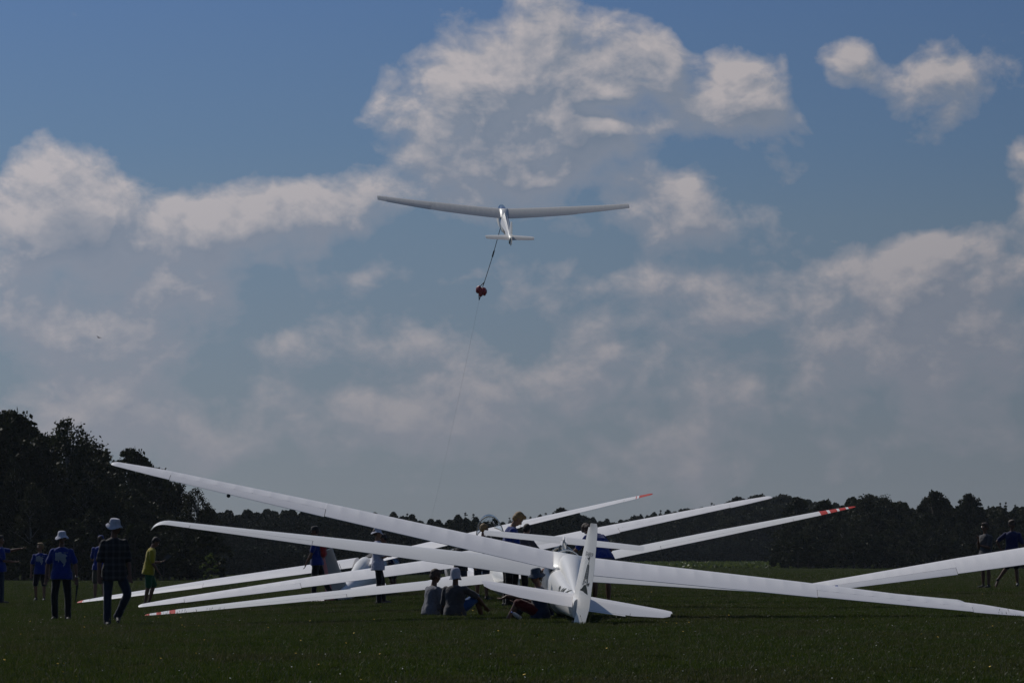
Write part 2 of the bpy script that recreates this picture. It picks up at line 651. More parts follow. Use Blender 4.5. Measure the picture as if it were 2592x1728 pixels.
# little flowers sprinkled in the turf
def flower_mass(name, n, mat, label, size, ymin=33, ymax=125):
    V, F = [], []
    for i in range(n):
        Y = ymin + (ymax - ymin) * rng.random() ** 1.3
        X = rng.uniform(-1, 1) * (Y * .1364 + 3)
        z = float(ground(X, Y)) + rng.uniform(.05, .10)
        r_ = size * rng.uniform(.7, 1.3)
        k = len(V)
        tl = rng.uniform(-.4, .4, 2)
        for q in range(8):
            an = q * math.pi / 4
            rr = r_ * (1 if q % 2 else .7)
            V.append((X + rr * math.cos(an), Y + rr * math.sin(an), z + rr * (tl[0] * math.cos(an) + tl[1] * math.sin(an)) + .004))
        V.append((X, Y, z - r_ * .45))
        V.append((X, Y, z + r_ * .35))
        for q in range(8):
            F.append((k + q, k + (q + 1) % 8, k + 9))
            F.append((k + (q + 1) % 8, k + q, k + 8))
    o = mesh_obj(name, V, F, mat, smooth=False)
    return tag(o, label, kind='stuff')


flower_mass('yellow_flowers', 240, M_flower, 'small yellow flowers dotted through the turf', 0.014)
flower_mass('white_clover', 300, M_clover, 'tiny white clover heads in the turf', 0.008, 33, 80)


# ------------------------------------------------------------------ trees
M_bark = material('bark', (0.055, 0.045, 0.035), 0.9, noise_scale=8, noise_amt=.4, bump=.6, bump_scale=20)
M_birchbark = material('birch_bark', (0.12, 0.115, 0.105), 0.8, noise_scale=5, noise_amt=.5)
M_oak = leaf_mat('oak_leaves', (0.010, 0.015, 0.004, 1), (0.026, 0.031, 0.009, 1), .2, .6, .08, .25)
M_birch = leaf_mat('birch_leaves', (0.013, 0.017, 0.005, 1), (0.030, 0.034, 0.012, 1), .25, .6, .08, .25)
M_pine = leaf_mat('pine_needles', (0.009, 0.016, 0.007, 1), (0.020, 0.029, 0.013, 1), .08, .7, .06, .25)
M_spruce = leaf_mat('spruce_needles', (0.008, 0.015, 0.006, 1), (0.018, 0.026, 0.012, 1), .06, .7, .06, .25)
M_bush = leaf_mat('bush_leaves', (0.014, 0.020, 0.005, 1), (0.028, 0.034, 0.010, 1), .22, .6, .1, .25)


def cards(centers, normals_rand, size, r, droop=0.0, elong=1.6):
    """leaf cards: small random quads at the centres"""
    n = len(centers)
    a = r.normal(size=(n, 3))
    a[:, 2] -= droop * 2
    a /= np.linalg.norm(a, axis=1)[:, None]
    b = r.normal(size=(n, 3))
    b -= a * (a * b).sum(1)[:, None]
    b /= np.linalg.norm(b, axis=1)[:, None]
    s = size * r.uniform(.6, 1.4, n)
    a = a * (s * elong / 2)[:, None]
    b = b * (s / 2)[:, None]
    V = np.stack([centers - a, centers - a * .1 + b, centers + a, centers - a * .1 - b], 1).reshape(-1, 3)
    k = np.arange(n) * 4
    return V, np.stack([k, k + 1, k + 2, k + 3], -1)


def broadleaf(seed, H, Rw, base, n_clump, per, leaf, mat, bark, droop=0.1, shape=1.0, rough=.35, name='oak_tree'):
    r = np.random.default_rng(seed)
    limbs = []
    lean = r.uniform(-.03, .03, 2) * H
    trunk_top = np.array([lean[0], lean[1], H * .72])
    limbs.append(tube([(0, 0, -.4), (lean[0] * .3, lean[1] * .3, H * .3), tuple(trunk_top)], [H * .022, H * .016, H * .006], 8))
    cl = []
    for i in range(n_clump):
        u = r.random()
        z = base + (H - base) * (1 - (1 - u) ** 1.0)
        t = (z - base) / (H - base)
        prof = (math.sin(math.pi * min(1, (t * .86 + .14)) ** shape)) ** .65
        rad = Rw * prof * (r.uniform(.25, 1) ** .45)
        an = r.uniform(0, 2 * math.pi)
        lump = 1 + rough * math.sin(3 * an + seed) * math.sin(5 * t + seed)
        c = np.array([rad * lump * math.cos(an), rad * lump * math.sin(an), z + r.uniform(-.3, .3)])
        cl.append(c)
        if i % 5 == 0:
            s = np.array([lean[0], lean[1], 0]) * (z / H) + np.array([0, 0, max(base * .7, z - rad * .8)])
            s[2] = min(s[2], H * .7)
            limbs.append(tube([tuple(s), tuple(s * .4 + c * .6 + np.array([0, 0, .15])), tuple(c)], [H * .006, H * .004, H * .0015], 5))
    cl = np.array(cl)
    csz = r.uniform(.45, 1.0, n_clump) * (H / 14) * 1.0
    n = n_clump * per
    idx = np.repeat(np.arange(n_clump), per)
    d = r.normal(size=(n, 3))
    d /= np.linalg.norm(d, axis=1)[:, None]
    rr = r.random(n) ** .5
    off = d * (rr * csz[idx])[:, None] * np.array([1.05, 1.05, .75])
    off[:, 2] -= droop * r.random(n) * csz[idx] * 2.2
    V, F = cards(cl[idx] + off, None, leaf, r, droop)
    crown = quads_mesh('crown', V, F, [mat])
    tv, tf = join_vf(limbs)
    tm = bpy.data.meshes.new('trunk')
    tm.from_pydata([tuple(v) for v in tv], [], tf)
    tm.materials.append(bark)
    return tm, crown, name


def conifer(seed, H, Rw, base, whorls, name='spruce_tree', mat=None, narrow=1.0, ragged=.25, up=0.0, per=22, leaf=.30):
    r = np.random.default_rng(seed)
    limbs = [tube([(0, 0, -.4), (0, 0, H * .5), (0, 0, H)], [H * .016, H * .010, .015], 7)]
    Cn, idxs = [], []
    for w in range(whorls):
        t = (w + r.uniform(-.3, .3)) / whorls
        t = min(max(t, 0), .995)
        z = base + (H - base) * t
        L = Rw * (1 - t) ** narrow * r.uniform(1 - ragged, 1 + ragged * .4) + .12
        nb = max(3, int(7 * (1 - t) + 3))
        a0 = r.uniform(0, 6.28)
        for b in range(nb):
            an = a0 + 2 * math.pi * b / nb + r.uniform(-.25, .25)
            l = L * r.uniform(.7, 1.1)
            dz = -0.28 * l + up * l
            tip_ = np.array([l * math.cos(an), l * math.sin(an), z + dz + .22 * l * (t > .5)])
            if L > .9 and b % 2 == 0:
                limbs.append(tube([(0, 0, z), tuple(tip_)], [.03, .008], 4))
            k = max(5, int(per * l / Rw))
            f = r.random(k) ** .7
            c = np.array([0, 0, z])[None] * (1 - f)[:, None] + tip_[None] * f[:, None]
            c += r.normal(size=(k, 3)) * np.array([.13, .13, .09]) * (.4 + l * .32)
            Cn.append(c)
    Cn = np.concatenate(Cn)
    V, F = cards(Cn, None, leaf, r, .35, 1.9)
    # leading shoot
    crown = quads_mesh('crown', V, F, [mat or M_spruce])
    tv, tf = join_vf(limbs)
    tm = bpy.data.meshes.new('trunk')
    tm.from_pydata([tuple(v) for v in tv], [], tf)
    tm.materials.append(M_bark)
    return tm, crown, name


def bush(seed, H, Rw, n_clump, per, leaf, mat):
    r = np.random.default_rng(seed)
    tm, cr, _ = broadleaf(seed, H, Rw, H * .08, n_clump, per, leaf, mat, M_bark, .1, .8, .3, 'bush')
    return tm, cr, 'bush'


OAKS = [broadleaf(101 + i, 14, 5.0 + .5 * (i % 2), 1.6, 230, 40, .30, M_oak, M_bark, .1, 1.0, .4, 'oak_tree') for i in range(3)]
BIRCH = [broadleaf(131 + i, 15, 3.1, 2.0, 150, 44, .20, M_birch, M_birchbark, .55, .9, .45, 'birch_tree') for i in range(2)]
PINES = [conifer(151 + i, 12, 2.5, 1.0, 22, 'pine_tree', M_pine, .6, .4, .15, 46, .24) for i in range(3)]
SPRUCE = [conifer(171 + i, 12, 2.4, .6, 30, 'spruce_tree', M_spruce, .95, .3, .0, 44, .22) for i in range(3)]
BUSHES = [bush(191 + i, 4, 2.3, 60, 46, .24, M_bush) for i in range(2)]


def plant_tree(proto, x, y, h_scale, w_scale, label, group=None, cat=None):
    tm, cr, nm = proto
    root = empty(nm, (x, y, float(ground(x, y))))
    root.rotation_euler = (0, 0, rng.uniform(0, 6.28))
    root.scale = (w_scale, w_scale, h_scale)
    t = bpy.data.objects.new('trunk', tm)
    c = bpy.data.objects.new('crown', cr)
    for o in (t, c):
        C.objects.link(o)
        o.parent = root
    cat = cat or ('bush' if nm == 'bush' else 'tree')
    tag(root, label, cat, group)
    return root


def tree_at(proto, u, vtop, Y, wide, label, group=None, ref=None):
    """plant so that the tip reaches photo row vtop at column u, standing Y metres away"""
    P = px(u, vtop, Y)
    g = float(ground(P.x, Y))
    h = P.z - g
    ref = ref or {'oak_tree': 14.0, 'birch_tree': 15.2, 'pine_tree': 12.2, 'spruce_tree': 12.2, 'bush': 4.1}[proto[2]]
    s = h / ref
    return plant_tree(proto, P.x, Y, s, s * wide, label, group)


# the wood on the left: silhouette points (photo column, row of the tree top, depth, kind, width, label)
left_top = [
    (-30, 1055, 322, 0, 1.05, 'broad dark oak cut by the left edge of the picture', None),
    (25, 1052, 318, 1, 1.0, 'tall rounded oak at the far left of the near wood', None),
    (62, 1082, 330, 2, .8, 'dark oak just behind the tall rounded one', None),
    (112, 1086, 326, 'b', 1.0, 'thin feathery birch between oaks at the left of the wood', None),
    (172, 1046, 316, 'b', 1.05, 'tall drooping birch, the highest tree of the near wood', None),
    (225, 1105, 322, 'b', 1.25, 'lower birch with sagging twigs right of the highest tree', None),
    (262, 1150, 330, 2, .7, 'oak sloping down behind the raised wing tip', None),
    (330, 1145, 352, 1, .85, 'round topped oak above the raised wing', None),
    (372, 1172, 356, 0, .75, 'oak whose edge shows just over the raised wing', None),
    (415, 1215, 362, 2, .7, 'oak seen below the raised wing, left of the bushy birch', None),
    (447, 1212, 362, 'b', .9, 'bushy birch seen in the gap under the raised wing', None),
    (498, 1228, 350, 'b', 1.0, 'last tall birch at the right end of the near wood', None),
    (524, 1275, 352, 'b', 1.0, 'small birch at the very right corner of the near wood', None),
]
for (u, v, Y, k, w, lab, gr) in left_top:
    pr = BIRCH[int(u) % 2] if k == 'b' else OAKS[k]
    tree_at(pr, u, v, Y, w, lab, gr)
# the body of the near wood under that outline
tops = [(-60, 1060), (0, 1055), (120, 1085), (170, 1080), (240, 1120), (280, 1165), (330, 1160), (380, 1190), (430, 1235), (500, 1270), (535, 1320)]
tu, tv_ = zip(*tops)
for row, Y in enumerate((312, 328, 345)):
    for i, u in enumerate(np.arange(-60, 520, 46)):
        uu = u + rng.uniform(-12, 12) + row * 14
        if uu > 515:
            continue
        vt = np.interp(uu, tu, tv_) + rng.uniform(25, 100) + (60 if row == 0 else 15)
        pr = OAKS[rng.integers(0, 3)] if rng.random() < .6 else BIRCH[rng.integers(0, 2)]
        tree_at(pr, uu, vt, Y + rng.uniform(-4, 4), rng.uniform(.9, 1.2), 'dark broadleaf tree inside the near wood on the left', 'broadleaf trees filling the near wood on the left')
for i, u in enumerate(np.arange(-60, 530, 34)):
    tree_at(BUSHES[i % 2], u + rng.uniform(-8, 8), 1466 - rng.uniform(60, 150), 306 + rng.uniform(-2, 4), rng.uniform(.9, 1.2), 'dark leafy bush along the foot of the near wood', 'bushes along the foot of the near wood')
# the sunlit sapling in front of the corner
M_sap = leaf_mat('sapling_leaves', (0.07, 0.10, 0.018, 1), (0.12, 0.15, 0.03, 1), .45, .5, .3, .5)
sap = broadleaf(211, 2.0, .62, .25, 26, 26, .13, M_sap, M_bark, .1, .9, .3, 'sapling')
P_ = px(530, 1470, 262)
plant_tree(sap, P_.x, 262, .95, 1.0, 'small bright green sapling alone before the dark wood corner', None, 'sapling')

# the far wood in the middle
mid_top = [(540, 1290), (600, 1296), (650, 1290), (760, 1290), (800, 1288), (900, 1296), (980, 1300), (1030, 1298), (1060, 1312), (1100, 1315), (1140, 1312),
           (1170, 1300), (1200, 1312), (1300, 1318), (1400, 1300), (1440, 1292), (1500, 1310), (1560, 1318), (1640, 1300), (1700, 1292), (1800, 1282), (1880, 1262), (2000, 1258), (2060, 1265), (2100, 1275)]
mu, mv = zip(*mid_top)
spires = {1031: 1295, 1075: 1320, 1128: 1318, 1158: 1314, 1178: 1292, 1198: 1296, 1290: 1306, 1343: 1303, 1355: 1306, 1382: 1294, 1605: 1299, 1622: 1297, 1801: 1268, 1836: 1267, 1672: 1287, 1690: 1286}
for row, (Y0, dv) in enumerate(((560, 24), (572, 12), (588, 2))):
    for i, u in enumerate(np.arange(520, 1460, 20 if row else 34)):
        uu = u + rng.uniform(-9, 9)
        vt = np.interp(uu, mu, mv) + dv + rng.uniform(-5, 12)
        k = rng.random()
        if uu < 1000:
            pr = PINES[rng.integers(0, 3)] if k < .75 else SPRUCE[rng.integers(0, 3)]
        else:
            pr = SPRUCE[rng.integers(0, 3)] if k < .45 else PINES[rng.integers(0, 3)]
        w = rng.uniform(1.2, 1.6) if pr in PINES else rng.uniform(.9, 1.2)
        nm = 'pine' if pr in PINES else 'spruce'
        tree_at(pr, uu, vt, Y0 + rng.uniform(-5, 5), w, 'dark %s in the far wood behind the gliders' % nm, '%s trees of the far wood behind the gliders' % nm)
for i, (u, v) in enumerate(spires.items()):
    Y = 556 if u < 1450 else 775
    tree_at(SPRUCE[i % 3], u, v, Y, .95, 'slim pointed spruce rising above the far wood', 'slim spruces standing above the far wood')
tree_at(OAKS[0], 1422, 1288, 600, 1.0, 'rounded broadleaf tree showing above the far wood left of the tall rudder')
# further right, beyond the crop field
for row, (Y0, dv) in enumerate(((765, 26), (785, 8), (805, 0))):
    for i, u in enumerate(np.arange(1440, 2110, 30 if row else 36)):
        uu = u + rng.uniform(-9, 9)
        vt = np.interp(uu, mu, mv) + dv + rng.uniform(-4, 12)
        pr = [OAKS[rng.integers(0, 3)], PINES[rng.integers(0, 3)], SPRUCE[rng.integers(0, 3)]][rng.choice(3, p=[.45, .4, .15])]
        nm = {'oak_tree': 'broadleaf', 'pine_tree': 'pine', 'spruce_tree': 'spruce'}[pr[2]]
        tree_at(pr, uu, vt, Y0 + rng.uniform(-6, 6), rng.uniform(1.0, 1.3), 'dark %s tree in the wood beyond the green crop' % nm, '%s trees of the wood beyond the green crop' % nm)

# the wood on the right
right_top = [(1975, 1330), (2010, 1300), (2070, 1285), (2120, 1275), (2150, 1262), (2200, 1250), (2240, 1262), (2290, 1272), (2320, 1280), (2350, 1260), (2370, 1252), (2395, 1270), (2420, 1280), (2450, 1262), (2475, 1280), (2500, 1282), (2560, 1285), (2620, 1285), (2680, 1280)]
ru_, rv_ = zip(*right_top)
for (u, v, Y, pr, w, lab) in [
    (2196, 1244, 488, BIRCH[0], 1.5, 'airy broad birch forming the highest point of the right wood'),
    (2240, 1252, 492, BIRCH[1], 1.3, 'birch just right of the highest point of the right wood'),
    (2365, 1248, 490, OAKS[1], .9, 'tall round oak between the right wood birches and the spruce tops'),
    (2452, 1254, 492, OAKS[2], .8, 'round oak left of the row of small spruce tops'),
    (2018, 1262, 520, OAKS[0], 1.0, 'broad oak behind the red and white wing tip'),
    (2090, 1270, 505, OAKS[1], .9, 'oak right behind the striped wing tip'),
]:
    tree_at(pr, u, v, Y, w, lab)
for i, (u, v) in enumerate({2485: 1270, 2502: 1275, 2532: 1268, 2546: 1266, 2570: 1272, 2518: 1280, 2590: 1278}.items()):
    tree_at(SPRUCE[i % 3], u, v, 515, .8, 'small spruce top in the row at the right end of the right wood', 'spruce tops at the right end of the right wood')
for row, (Y0, dv) in enumerate(((470, 75), (480, 40), (494, 15), (508, 8))):
    for i, u in enumerate(np.arange(1990, 2700, 44)):
        uu = u + rng.uniform(-12, 12) + row * 9
        vt = np.interp(uu, ru_, rv_) + dv + rng.uniform(0, 16)
        pr = OAKS[rng.integers(0, 3)] if rng.random() < .65 else BIRCH[rng.integers(0, 2)]
        tree_at(pr, uu, vt, Y0 + rng.uniform(-4, 4), rng.uniform(.95, 1.25), 'dark broadleaf tree inside the right wood', 'broadleaf trees filling the right wood')
for i, u in enumerate(np.arange(1980, 2700, 36)):
    tree_at(BUSHES[i % 2], u + rng.uniform(-8, 8), 1440 - rng.uniform(45, 90), 462 + rng.uniform(-3, 3), rng.uniform(1.0, 1.3), 'leafy bush along the foot of the right wood', 'bushes along the foot of the right wood')
# closed canopy of the woods behind, too dense to tell trees apart
def canopy_mass(name, us, Y, curve, dv, n, label, mat, leaf):
    r = np.random.default_rng(int(Y) + 3)
    uu = r.uniform(us[0], us[1], n)
    yy = Y + r.uniform(-6, 6, n)
    top = np.interp(uu, curve[0], curve[1]) + dv
    xx = (uu - 1296) / FPX * yy
    zt = (HORIZON - top) / FPX * yy + EYE
    zg = ground(xx, yy)
    lump = .6 * np.sin(xx * 1.9) + .5 * np.sin(xx * 4.3 + 1) + .4 * np.sin(xx * .8 + yy)
    zz = zg + (zt + lump * .6 - zg) * (1 - r.random(n) ** 2.2 * .9)
    V, F = cards(np.stack([xx, yy, zz], -1), None, leaf, r, .1)
    o = bpy.data.objects.new(name, quads_mesh(name, V, F, [mat]))
    C.objects.link(o)
    return tag(o, label, kind='stuff')


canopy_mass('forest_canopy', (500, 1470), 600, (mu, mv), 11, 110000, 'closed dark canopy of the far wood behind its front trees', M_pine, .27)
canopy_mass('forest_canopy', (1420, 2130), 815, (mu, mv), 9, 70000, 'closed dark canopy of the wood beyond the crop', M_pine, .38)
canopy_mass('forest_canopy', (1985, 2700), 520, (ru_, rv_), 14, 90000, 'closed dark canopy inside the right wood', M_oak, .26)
# scrub at the foot of the middle wood, one mass
def scrub(name, us, Y, h, n, label, mat, leaf=.4):
    r = np.random.default_rng(int(Y))
    uu = r.uniform(us[0], us[1], n)
    yy = Y + r.uniform(-3, 3, n)
    xx = (uu - 1296) / FPX * yy
    zz = ground(xx, yy) + h * r.random(n) ** 1.2 * (.75 + .25 * np.sin(xx * .7) * np.sin(xx * .23 + 2))
    V, F = cards(np.stack([xx, yy, zz], -1), None, leaf, r, .1)
    me = quads_mesh(name, V, F, [mat])
    o = bpy.data.objects.new(name, me)
    C.objects.link(o)
    return tag(o, label, kind='stuff')


scrub('undergrowth', (500, 1460), 548, 5.0, 60000, 'dark undergrowth at the foot of the far wood', M_pine, .28)
scrub('undergrowth', (1430, 2120), 752, 5.5, 36000, 'dark undergrowth beyond the crop field', M_pine, .36)

# leafy crop strip in front of it
M_crop = leaf_mat('crop_leaves', (0.050, 0.075, 0.014, 1), (0.11, 0.14, 0.03, 1), .35, .45, .4, .3)
r_ = np.random.default_rng(5)
cx, cy = [], []
for row in np.arange(490, 610, 2.0):
    n_ = 260
    uu = r_.uniform(1395, 2010, n_)
    cx.append((uu - 1296) / FPX * row)
    cy.append(np.full(n_, row) + r_.uniform(-.5, .5, n_))
cx, cy = np.concatenate(cx), np.concatenate(cy)
cz = ground(cx, cy) + r_.uniform(.05, .50, len(cx))
V_, F_ = cards(np.stack([cx, cy, cz], -1), None, .36, r_, .25)
crop = bpy.data.objects.new('crop_plants', quads_mesh('crop_plants', V_, F_, [M_crop]))
C.objects.link(crop)
tag(crop, 'green leafy crop growing in a strip before the far wood', kind='stuff')

# ------------------------------------------------------------------ haze
HAZE = 0.00005
if HAZE:
    x0, x1, y0, y1, z0, z1 = -1520, 1520, -100, 3020, float(gz.min()) - 1.0, 42.0
    hv = [(x0, y0, z0), (x1, y0, z0), (x1, y1, z0), (x0, y1, z0), (x0, y0, z1), (x1, y0, z1), (x1, y1, z1), (x0, y1, z1)]
    hf = [(0, 3, 2, 1), (4, 5, 6, 7), (0, 1, 5, 4), (1, 2, 6, 5), (2, 3, 7, 6), (3, 0, 4, 7)]
    hm = bpy.data.materials.new('haze')
    hm.use_nodes = True
    H_ = NT(hm.node_tree)
    H_.n.remove(H_.n['Principled BSDF'])
    pv = H_.new('ShaderNodeVolumePrincipled')
    pv.inputs['Color'].default_value = (0.80, 0.90, 1.0, 1)
    pv.inputs['Density'].default_value = HAZE
    pv.inputs['Anisotropy'].default_value = 0.2
    H_.link(pv.outputs[0], H_.n['Material Output'].inputs['Volume'])
    ho = mesh_obj('haze', hv, hf, hm, smooth=False)
    tag(ho, 'thin summer haze over the airfield', kind='stuff')

# ------------------------------------------------------------------ gliders
M_gel = material('white_gelcoat', (0.79, 0.77, 0.73), 0.38, 0.4, 0.9, 0.04, coat=.10)
M_fab = material('white_doped_fabric', (0.79, 0.77, 0.765), 0.45, 0.4, 1.1, 0.04)
M_wood = material('white_painted_plywood', (0.78, 0.76, 0.755), 0.4, 0.4, 2.0, 0.05)
M_red = material('signal_red_paint', (0.46, 0.018, 0.008), 0.55, .2)
M_redd = material('dark_red_rudder', (0.30, 0.015, 0.015), 0.45)
M_blue = material('blue_paint', (0.02, 0.06, 0.35), 0.4)
M_dark = material('black_rubber', (0.02, 0.02, 0.02), 0.7)
M_line = material('gap_seal', (0.10, 0.10, 0.10), 0.8)
M_metal = material('dull_metal', (0.25, 0.25, 0.26), 0.35, metallic=.8)
M_ink = material('dark_green_lettering', (0.008, 0.018, 0.018), 0.7, .2)
M_inkg = material('grey_lettering', (0.16, 0.17, 0.17), 0.5)
M_frame = material('canopy_frame_cream', (0.42, 0.38, 0.30), 0.45)
M_cock = material('cockpit_dark', (0.03, 0.03, 0.035), 0.8)
M_dkgrey = material('grey_fuselage_panel', (0.07, 0.073, 0.075), 0.35, coat=.15)

M_glass = bpy.data.materials.new('canopy_acrylic')
M_glass.use_nodes = True
_g = NT(M_glass.node_tree)
_p = _g.n['Principled BSDF']
_p.inputs['Base Color'].default_value = (0.85, 0.9, 0.95, 1)
_p.inputs['Roughness'].default_value = 0.03
_tr = _g.new('ShaderNodeBsdfTransparent')
_tr.inputs[0].default_value = (0.86, 0.90, 0.93, 1)
_ms = _g.new('ShaderNodeMixShader')
_lw = _g.new('ShaderNodeLayerWeight')
_lw.inputs[0].default_value = 0.35
_gl = _g.new('ShaderNodeBsdfGlossy')
_gl.inputs['Roughness'].default_value = 0.03
_gl.inputs[0].default_value = (0.8, 0.88, 1, 1)
_g.link(_g.mapr(_lw.outputs['Fresnel'], 0, 1, 0.01, 0.14), _ms.inputs[0])
_g.link(_tr.outputs[0], _ms.inputs[1])
_g.link(_gl.outputs[0], _ms.inputs[2])
_g.link(_ms.outputs[0], _g.n['Material Output'].inputs[0])


def airfoil(th, x0=0.0, x1=1.0, n=12, camber=.035):
    """closed loop of (x, z) for unit chord between x0 and x1 of the chord, upper side first from x1 to x0"""
    def yt(x):
        return 5 * th * (.2969 * math.sqrt(max(x, 0)) - .1260 * x - .3516 * x * x + .2843 * x ** 3 - .1015 * x ** 4) + .0015
    def yc(x):
        p = .42
        return camber / p ** 2 * (2 * p * x - x * x) if x < p else camber / (1 - p) ** 2 * ((1 - 2 * p) + 2 * p * x - x * x)
    if x0 == 0:
        xs_ = [x1 * (1 - math.cos(math.pi / 2 * k / n)) if False else x1 * ((k / n) ** 1.7) for k in range(n + 1)]
    else:
        xs_ = [x0 + (x1 - x0) * k / n for k in range(n + 1)]
    up = [(x, yc(x) + yt(x)) for x in reversed(xs_)]
    lo = [(x, yc(x) - yt(x)) for x in xs_]
    if x0 == 0:
        lo = lo[1:]
    return up + lo


def wing_sections(cfg, s, tvals, x0=0.0, x1=1.0, n=12, sag=0.0, hinge=None, defl=0.0):
    """rings for span fractions tvals; s = -1 left, +1 right; local x right, y forward, z up, origin wing mid chord at centre"""
    rings = []
    b2 = cfg['span'] / 2
    for j, t in enumerate(tvals):
        c = np.interp(t, cfg['ct'], cfg['cc'])
        th = np.interp(t, [0, .6, 1], [cfg.get('th', .15), cfg.get('th', .15) * .85, .11])
        ymid = cfg.get('sweep', 0) * t * b2
        if t > .985 and not cfg.get('square'):
            e = (t - .985) / .015
            k = math.sqrt(max(0, 1 - e * e))
            c2 = c * (.45 + .55 * k)
            th *= (.25 + .75 * k)
            ymid -= (c - c2) * .1
            c = c2
        inc = R(np.interp(t, [0, 1], cfg.get('inc', (5, 3))))
        zl = b2 * t * math.sin(R(cfg['dih'])) + cfg.get('flex', 0) * (t ** 2 - t) 
        xl = s * b2 * t * math.cos(R(cfg['dih']))
        if cfg.get('droop') and t > .955:
            e = (t - .955) / .045
            zl -= cfg['droop'] * e ** 2.2
            xl -= s * cfg['droop'] * .35 * e ** 3
            ymid -= .10 * e
            c *= 1 - .35 * e
        sg = sag
        ring = []
        for (x, z) in airfoil(th, x0, x1, n, cfg.get('camber', .035)):
            w = 0.0
            if sg and .22 < x:
                w = sg * math.sin(math.pi * min(1, (x - .22) / .62)) * (1 if z > 0 else -1)
            zz = z * c - w
            xx = x
            if hinge is not None:
                dx = (x - hinge) * c
                ca, sa = math.cos(R(defl)), math.sin(R(defl))
                zh = z * c
                xx = hinge + (dx * ca) / c
                zz = zh - dx * sa
            yy = (.5 - xx) * c
            ring.append((xl, ymid + yy * math.cos(inc) - zz * math.sin(inc), zl + yy * math.sin(inc) + zz * math.cos(inc)))
        rings.append(ring)
    return rings


def make_wing(cfg, s, root, mats):
    a0, a1 = cfg['ail']
    nr = cfg.get('ribs', 0)
    t0 = cfg.get('t0', .035)
    bands = cfg.get('bands', [])
    # span stations
    if nr:
        rb = np.linspace(t0, 1.0, nr + 1)
        base_t, sagf = [], {}
        for i_ in range(nr):
            for fr, k_ in ((0.0, 0.0), (.10, .42), (.5, 1.0), (.90, .42)):
                q = rb[i_] + (rb[i_ + 1] - rb[i_]) * fr
                base_t.append(q)
                sagf[round(q, 5)] = k_ * (.75 + .5 * ((i_ * 7919) % 13) / 13)
        base_t.append(1.0)
    else:
        base_t = list(np.linspace(t0, 1.0, 21))
    extra = [.985, .9875, .99, .993, .996, .9985, 1.0] + ([.955, .965, .975, .98] if cfg.get('droop') else [])

    def stations(lo, hi):
        cuts = [b for pr in bands for b in pr[:2]]
        st = sorted({round(x, 5) for x in [lo, hi] + [q for q in base_t + extra + cuts if lo < q < hi]})
        return st
    parts, MI = [], []

    def add(lo, hi, x1):
        st = stations(lo, hi)
        rings = []
        for q in st:
            rings += wing_sections(cfg, s, [q], 0, x1, 12, cfg.get('sag', .004) * sagf.get(round(q, 5), 0) if nr else 0)
        V, F = loft(rings)
        n = len(rings[0])
        mi = []
        for r_i in range(len(rings) - 1):
            tm_ = (st[r_i] + st[r_i + 1]) / 2
            k = 0
            for bd in bands:
                if bd[0] <= tm_ <= bd[1]:
                    k = bd[2]
            mi += [k] * n
        last = next((bd[2] for bd in bands if bd[1] >= 1), 0)
        mi += [0, last]
        parts.append((V, F))
        MI.extend(mi)
    h = cfg.get('hinge', .76)
    add(t0, a0, 1.0)
    add(a0, a1, h - .012)
    add(a1, 1.0, 1.0)
    V, F = join_vf(parts)
    if s > 0:
        F = [tuple(reversed(f)) for f in F]
    w = mesh_obj('wing', V, F, mats, root, matidx=MI)
    auto_smooth(w)
    # aileron
    st = [a0 + .0012] + [q for q in base_t if a0 + .005 < q < a1 - .005] + [a1 - .0012]
    rings = wing_sections(cfg, s, st, h, 1.0, 5, cfg.get('sag', 0) * .7, h, cfg.get('defl', (0, 0))[0 if s < 0 else 1])
    V, F = loft(rings)
    if s > 0:
        F = [tuple(reversed(f)) for f in F]
    al = mesh_obj('aileron', V, F, [cfg.get('ailmat', mats[0])] if not isinstance(mats, (list, tuple)) else [cfg.get('ailmat', mats[0])], w)
    auto_smooth(al)
    # dark gap line along the hinge
    st2 = list(np.linspace(a0, a1, 12))
    rr = wing_sections(cfg, s, st2, h - .0118, h - .0004, 2)
    up = [Vector(r_[1]) - Vector((0, 0, .006)) for r_ in rr]
    V, F = tube(up, .0045, 5)
    gp = mesh_obj('hinge_gap', V, F, M_line, w)
    return w


def auto_smooth(o, ang=38):
    """flat across hard edges, smooth elsewhere"""
    me = o.data
    bm = bmesh.new()
    bm.from_mesh(me)
    for e in bm.edges:
        if len(e.link_faces) == 2:
            e.smooth = e.calc_face_angle(0) < R(ang)
        else:
            e.smooth = False
    bm.to_mesh(me)
    bm.free()


def ellipse_ring(y, zc, hw, hu, hd, ex=2.0, n=28, xc=0.0):
    ring = []
    for k in range(n):
        a = 2 * math.pi * k / n
        c, s_ = math.cos(a), math.sin(a)
        x = hw * math.copysign(abs(c) ** (2 / ex), c)
        z = (hu if s_ > 0 else hd) * math.copysign(abs(s_) ** (2 / ex), s_)
        ring.append((xc + x, y, zc + z))
    return ring


def fuselage(root, secs, mat, ex=2.0, bands=None, mats=None):
    """secs: list of (y, zc, half width, up, down)"""
    S = sorted(secs, key=lambda q: -q[0])
    ysn = [q[0] for q in S]
    fine = np.linspace(ysn[0], ysn[-1], 46)
    out_ = []
    for y in fine:
        v = [np.interp(-y, [-a for a in ysn], [q[k] for q in S]) for k in range(1, 5)]
        out_.append(ellipse_ring(y, *v, ex=ex))
    V, F = loft(out_)
    n = len(out_[0])
    mi = None
    if bands:
        mi = []
        for i in range(len(out_) - 1):
            ym = (fine[i] + fine[i + 1]) / 2
            k_ = next((b[2] for b in bands if b[0] >= ym >= b[1]), 0)
            mi += [k_] * n
        mi += [0, 0]
    o = mesh_obj('fuselage', V, F, mats or [mat], root, matidx=mi)
    auto_smooth(o, 50)
    return o


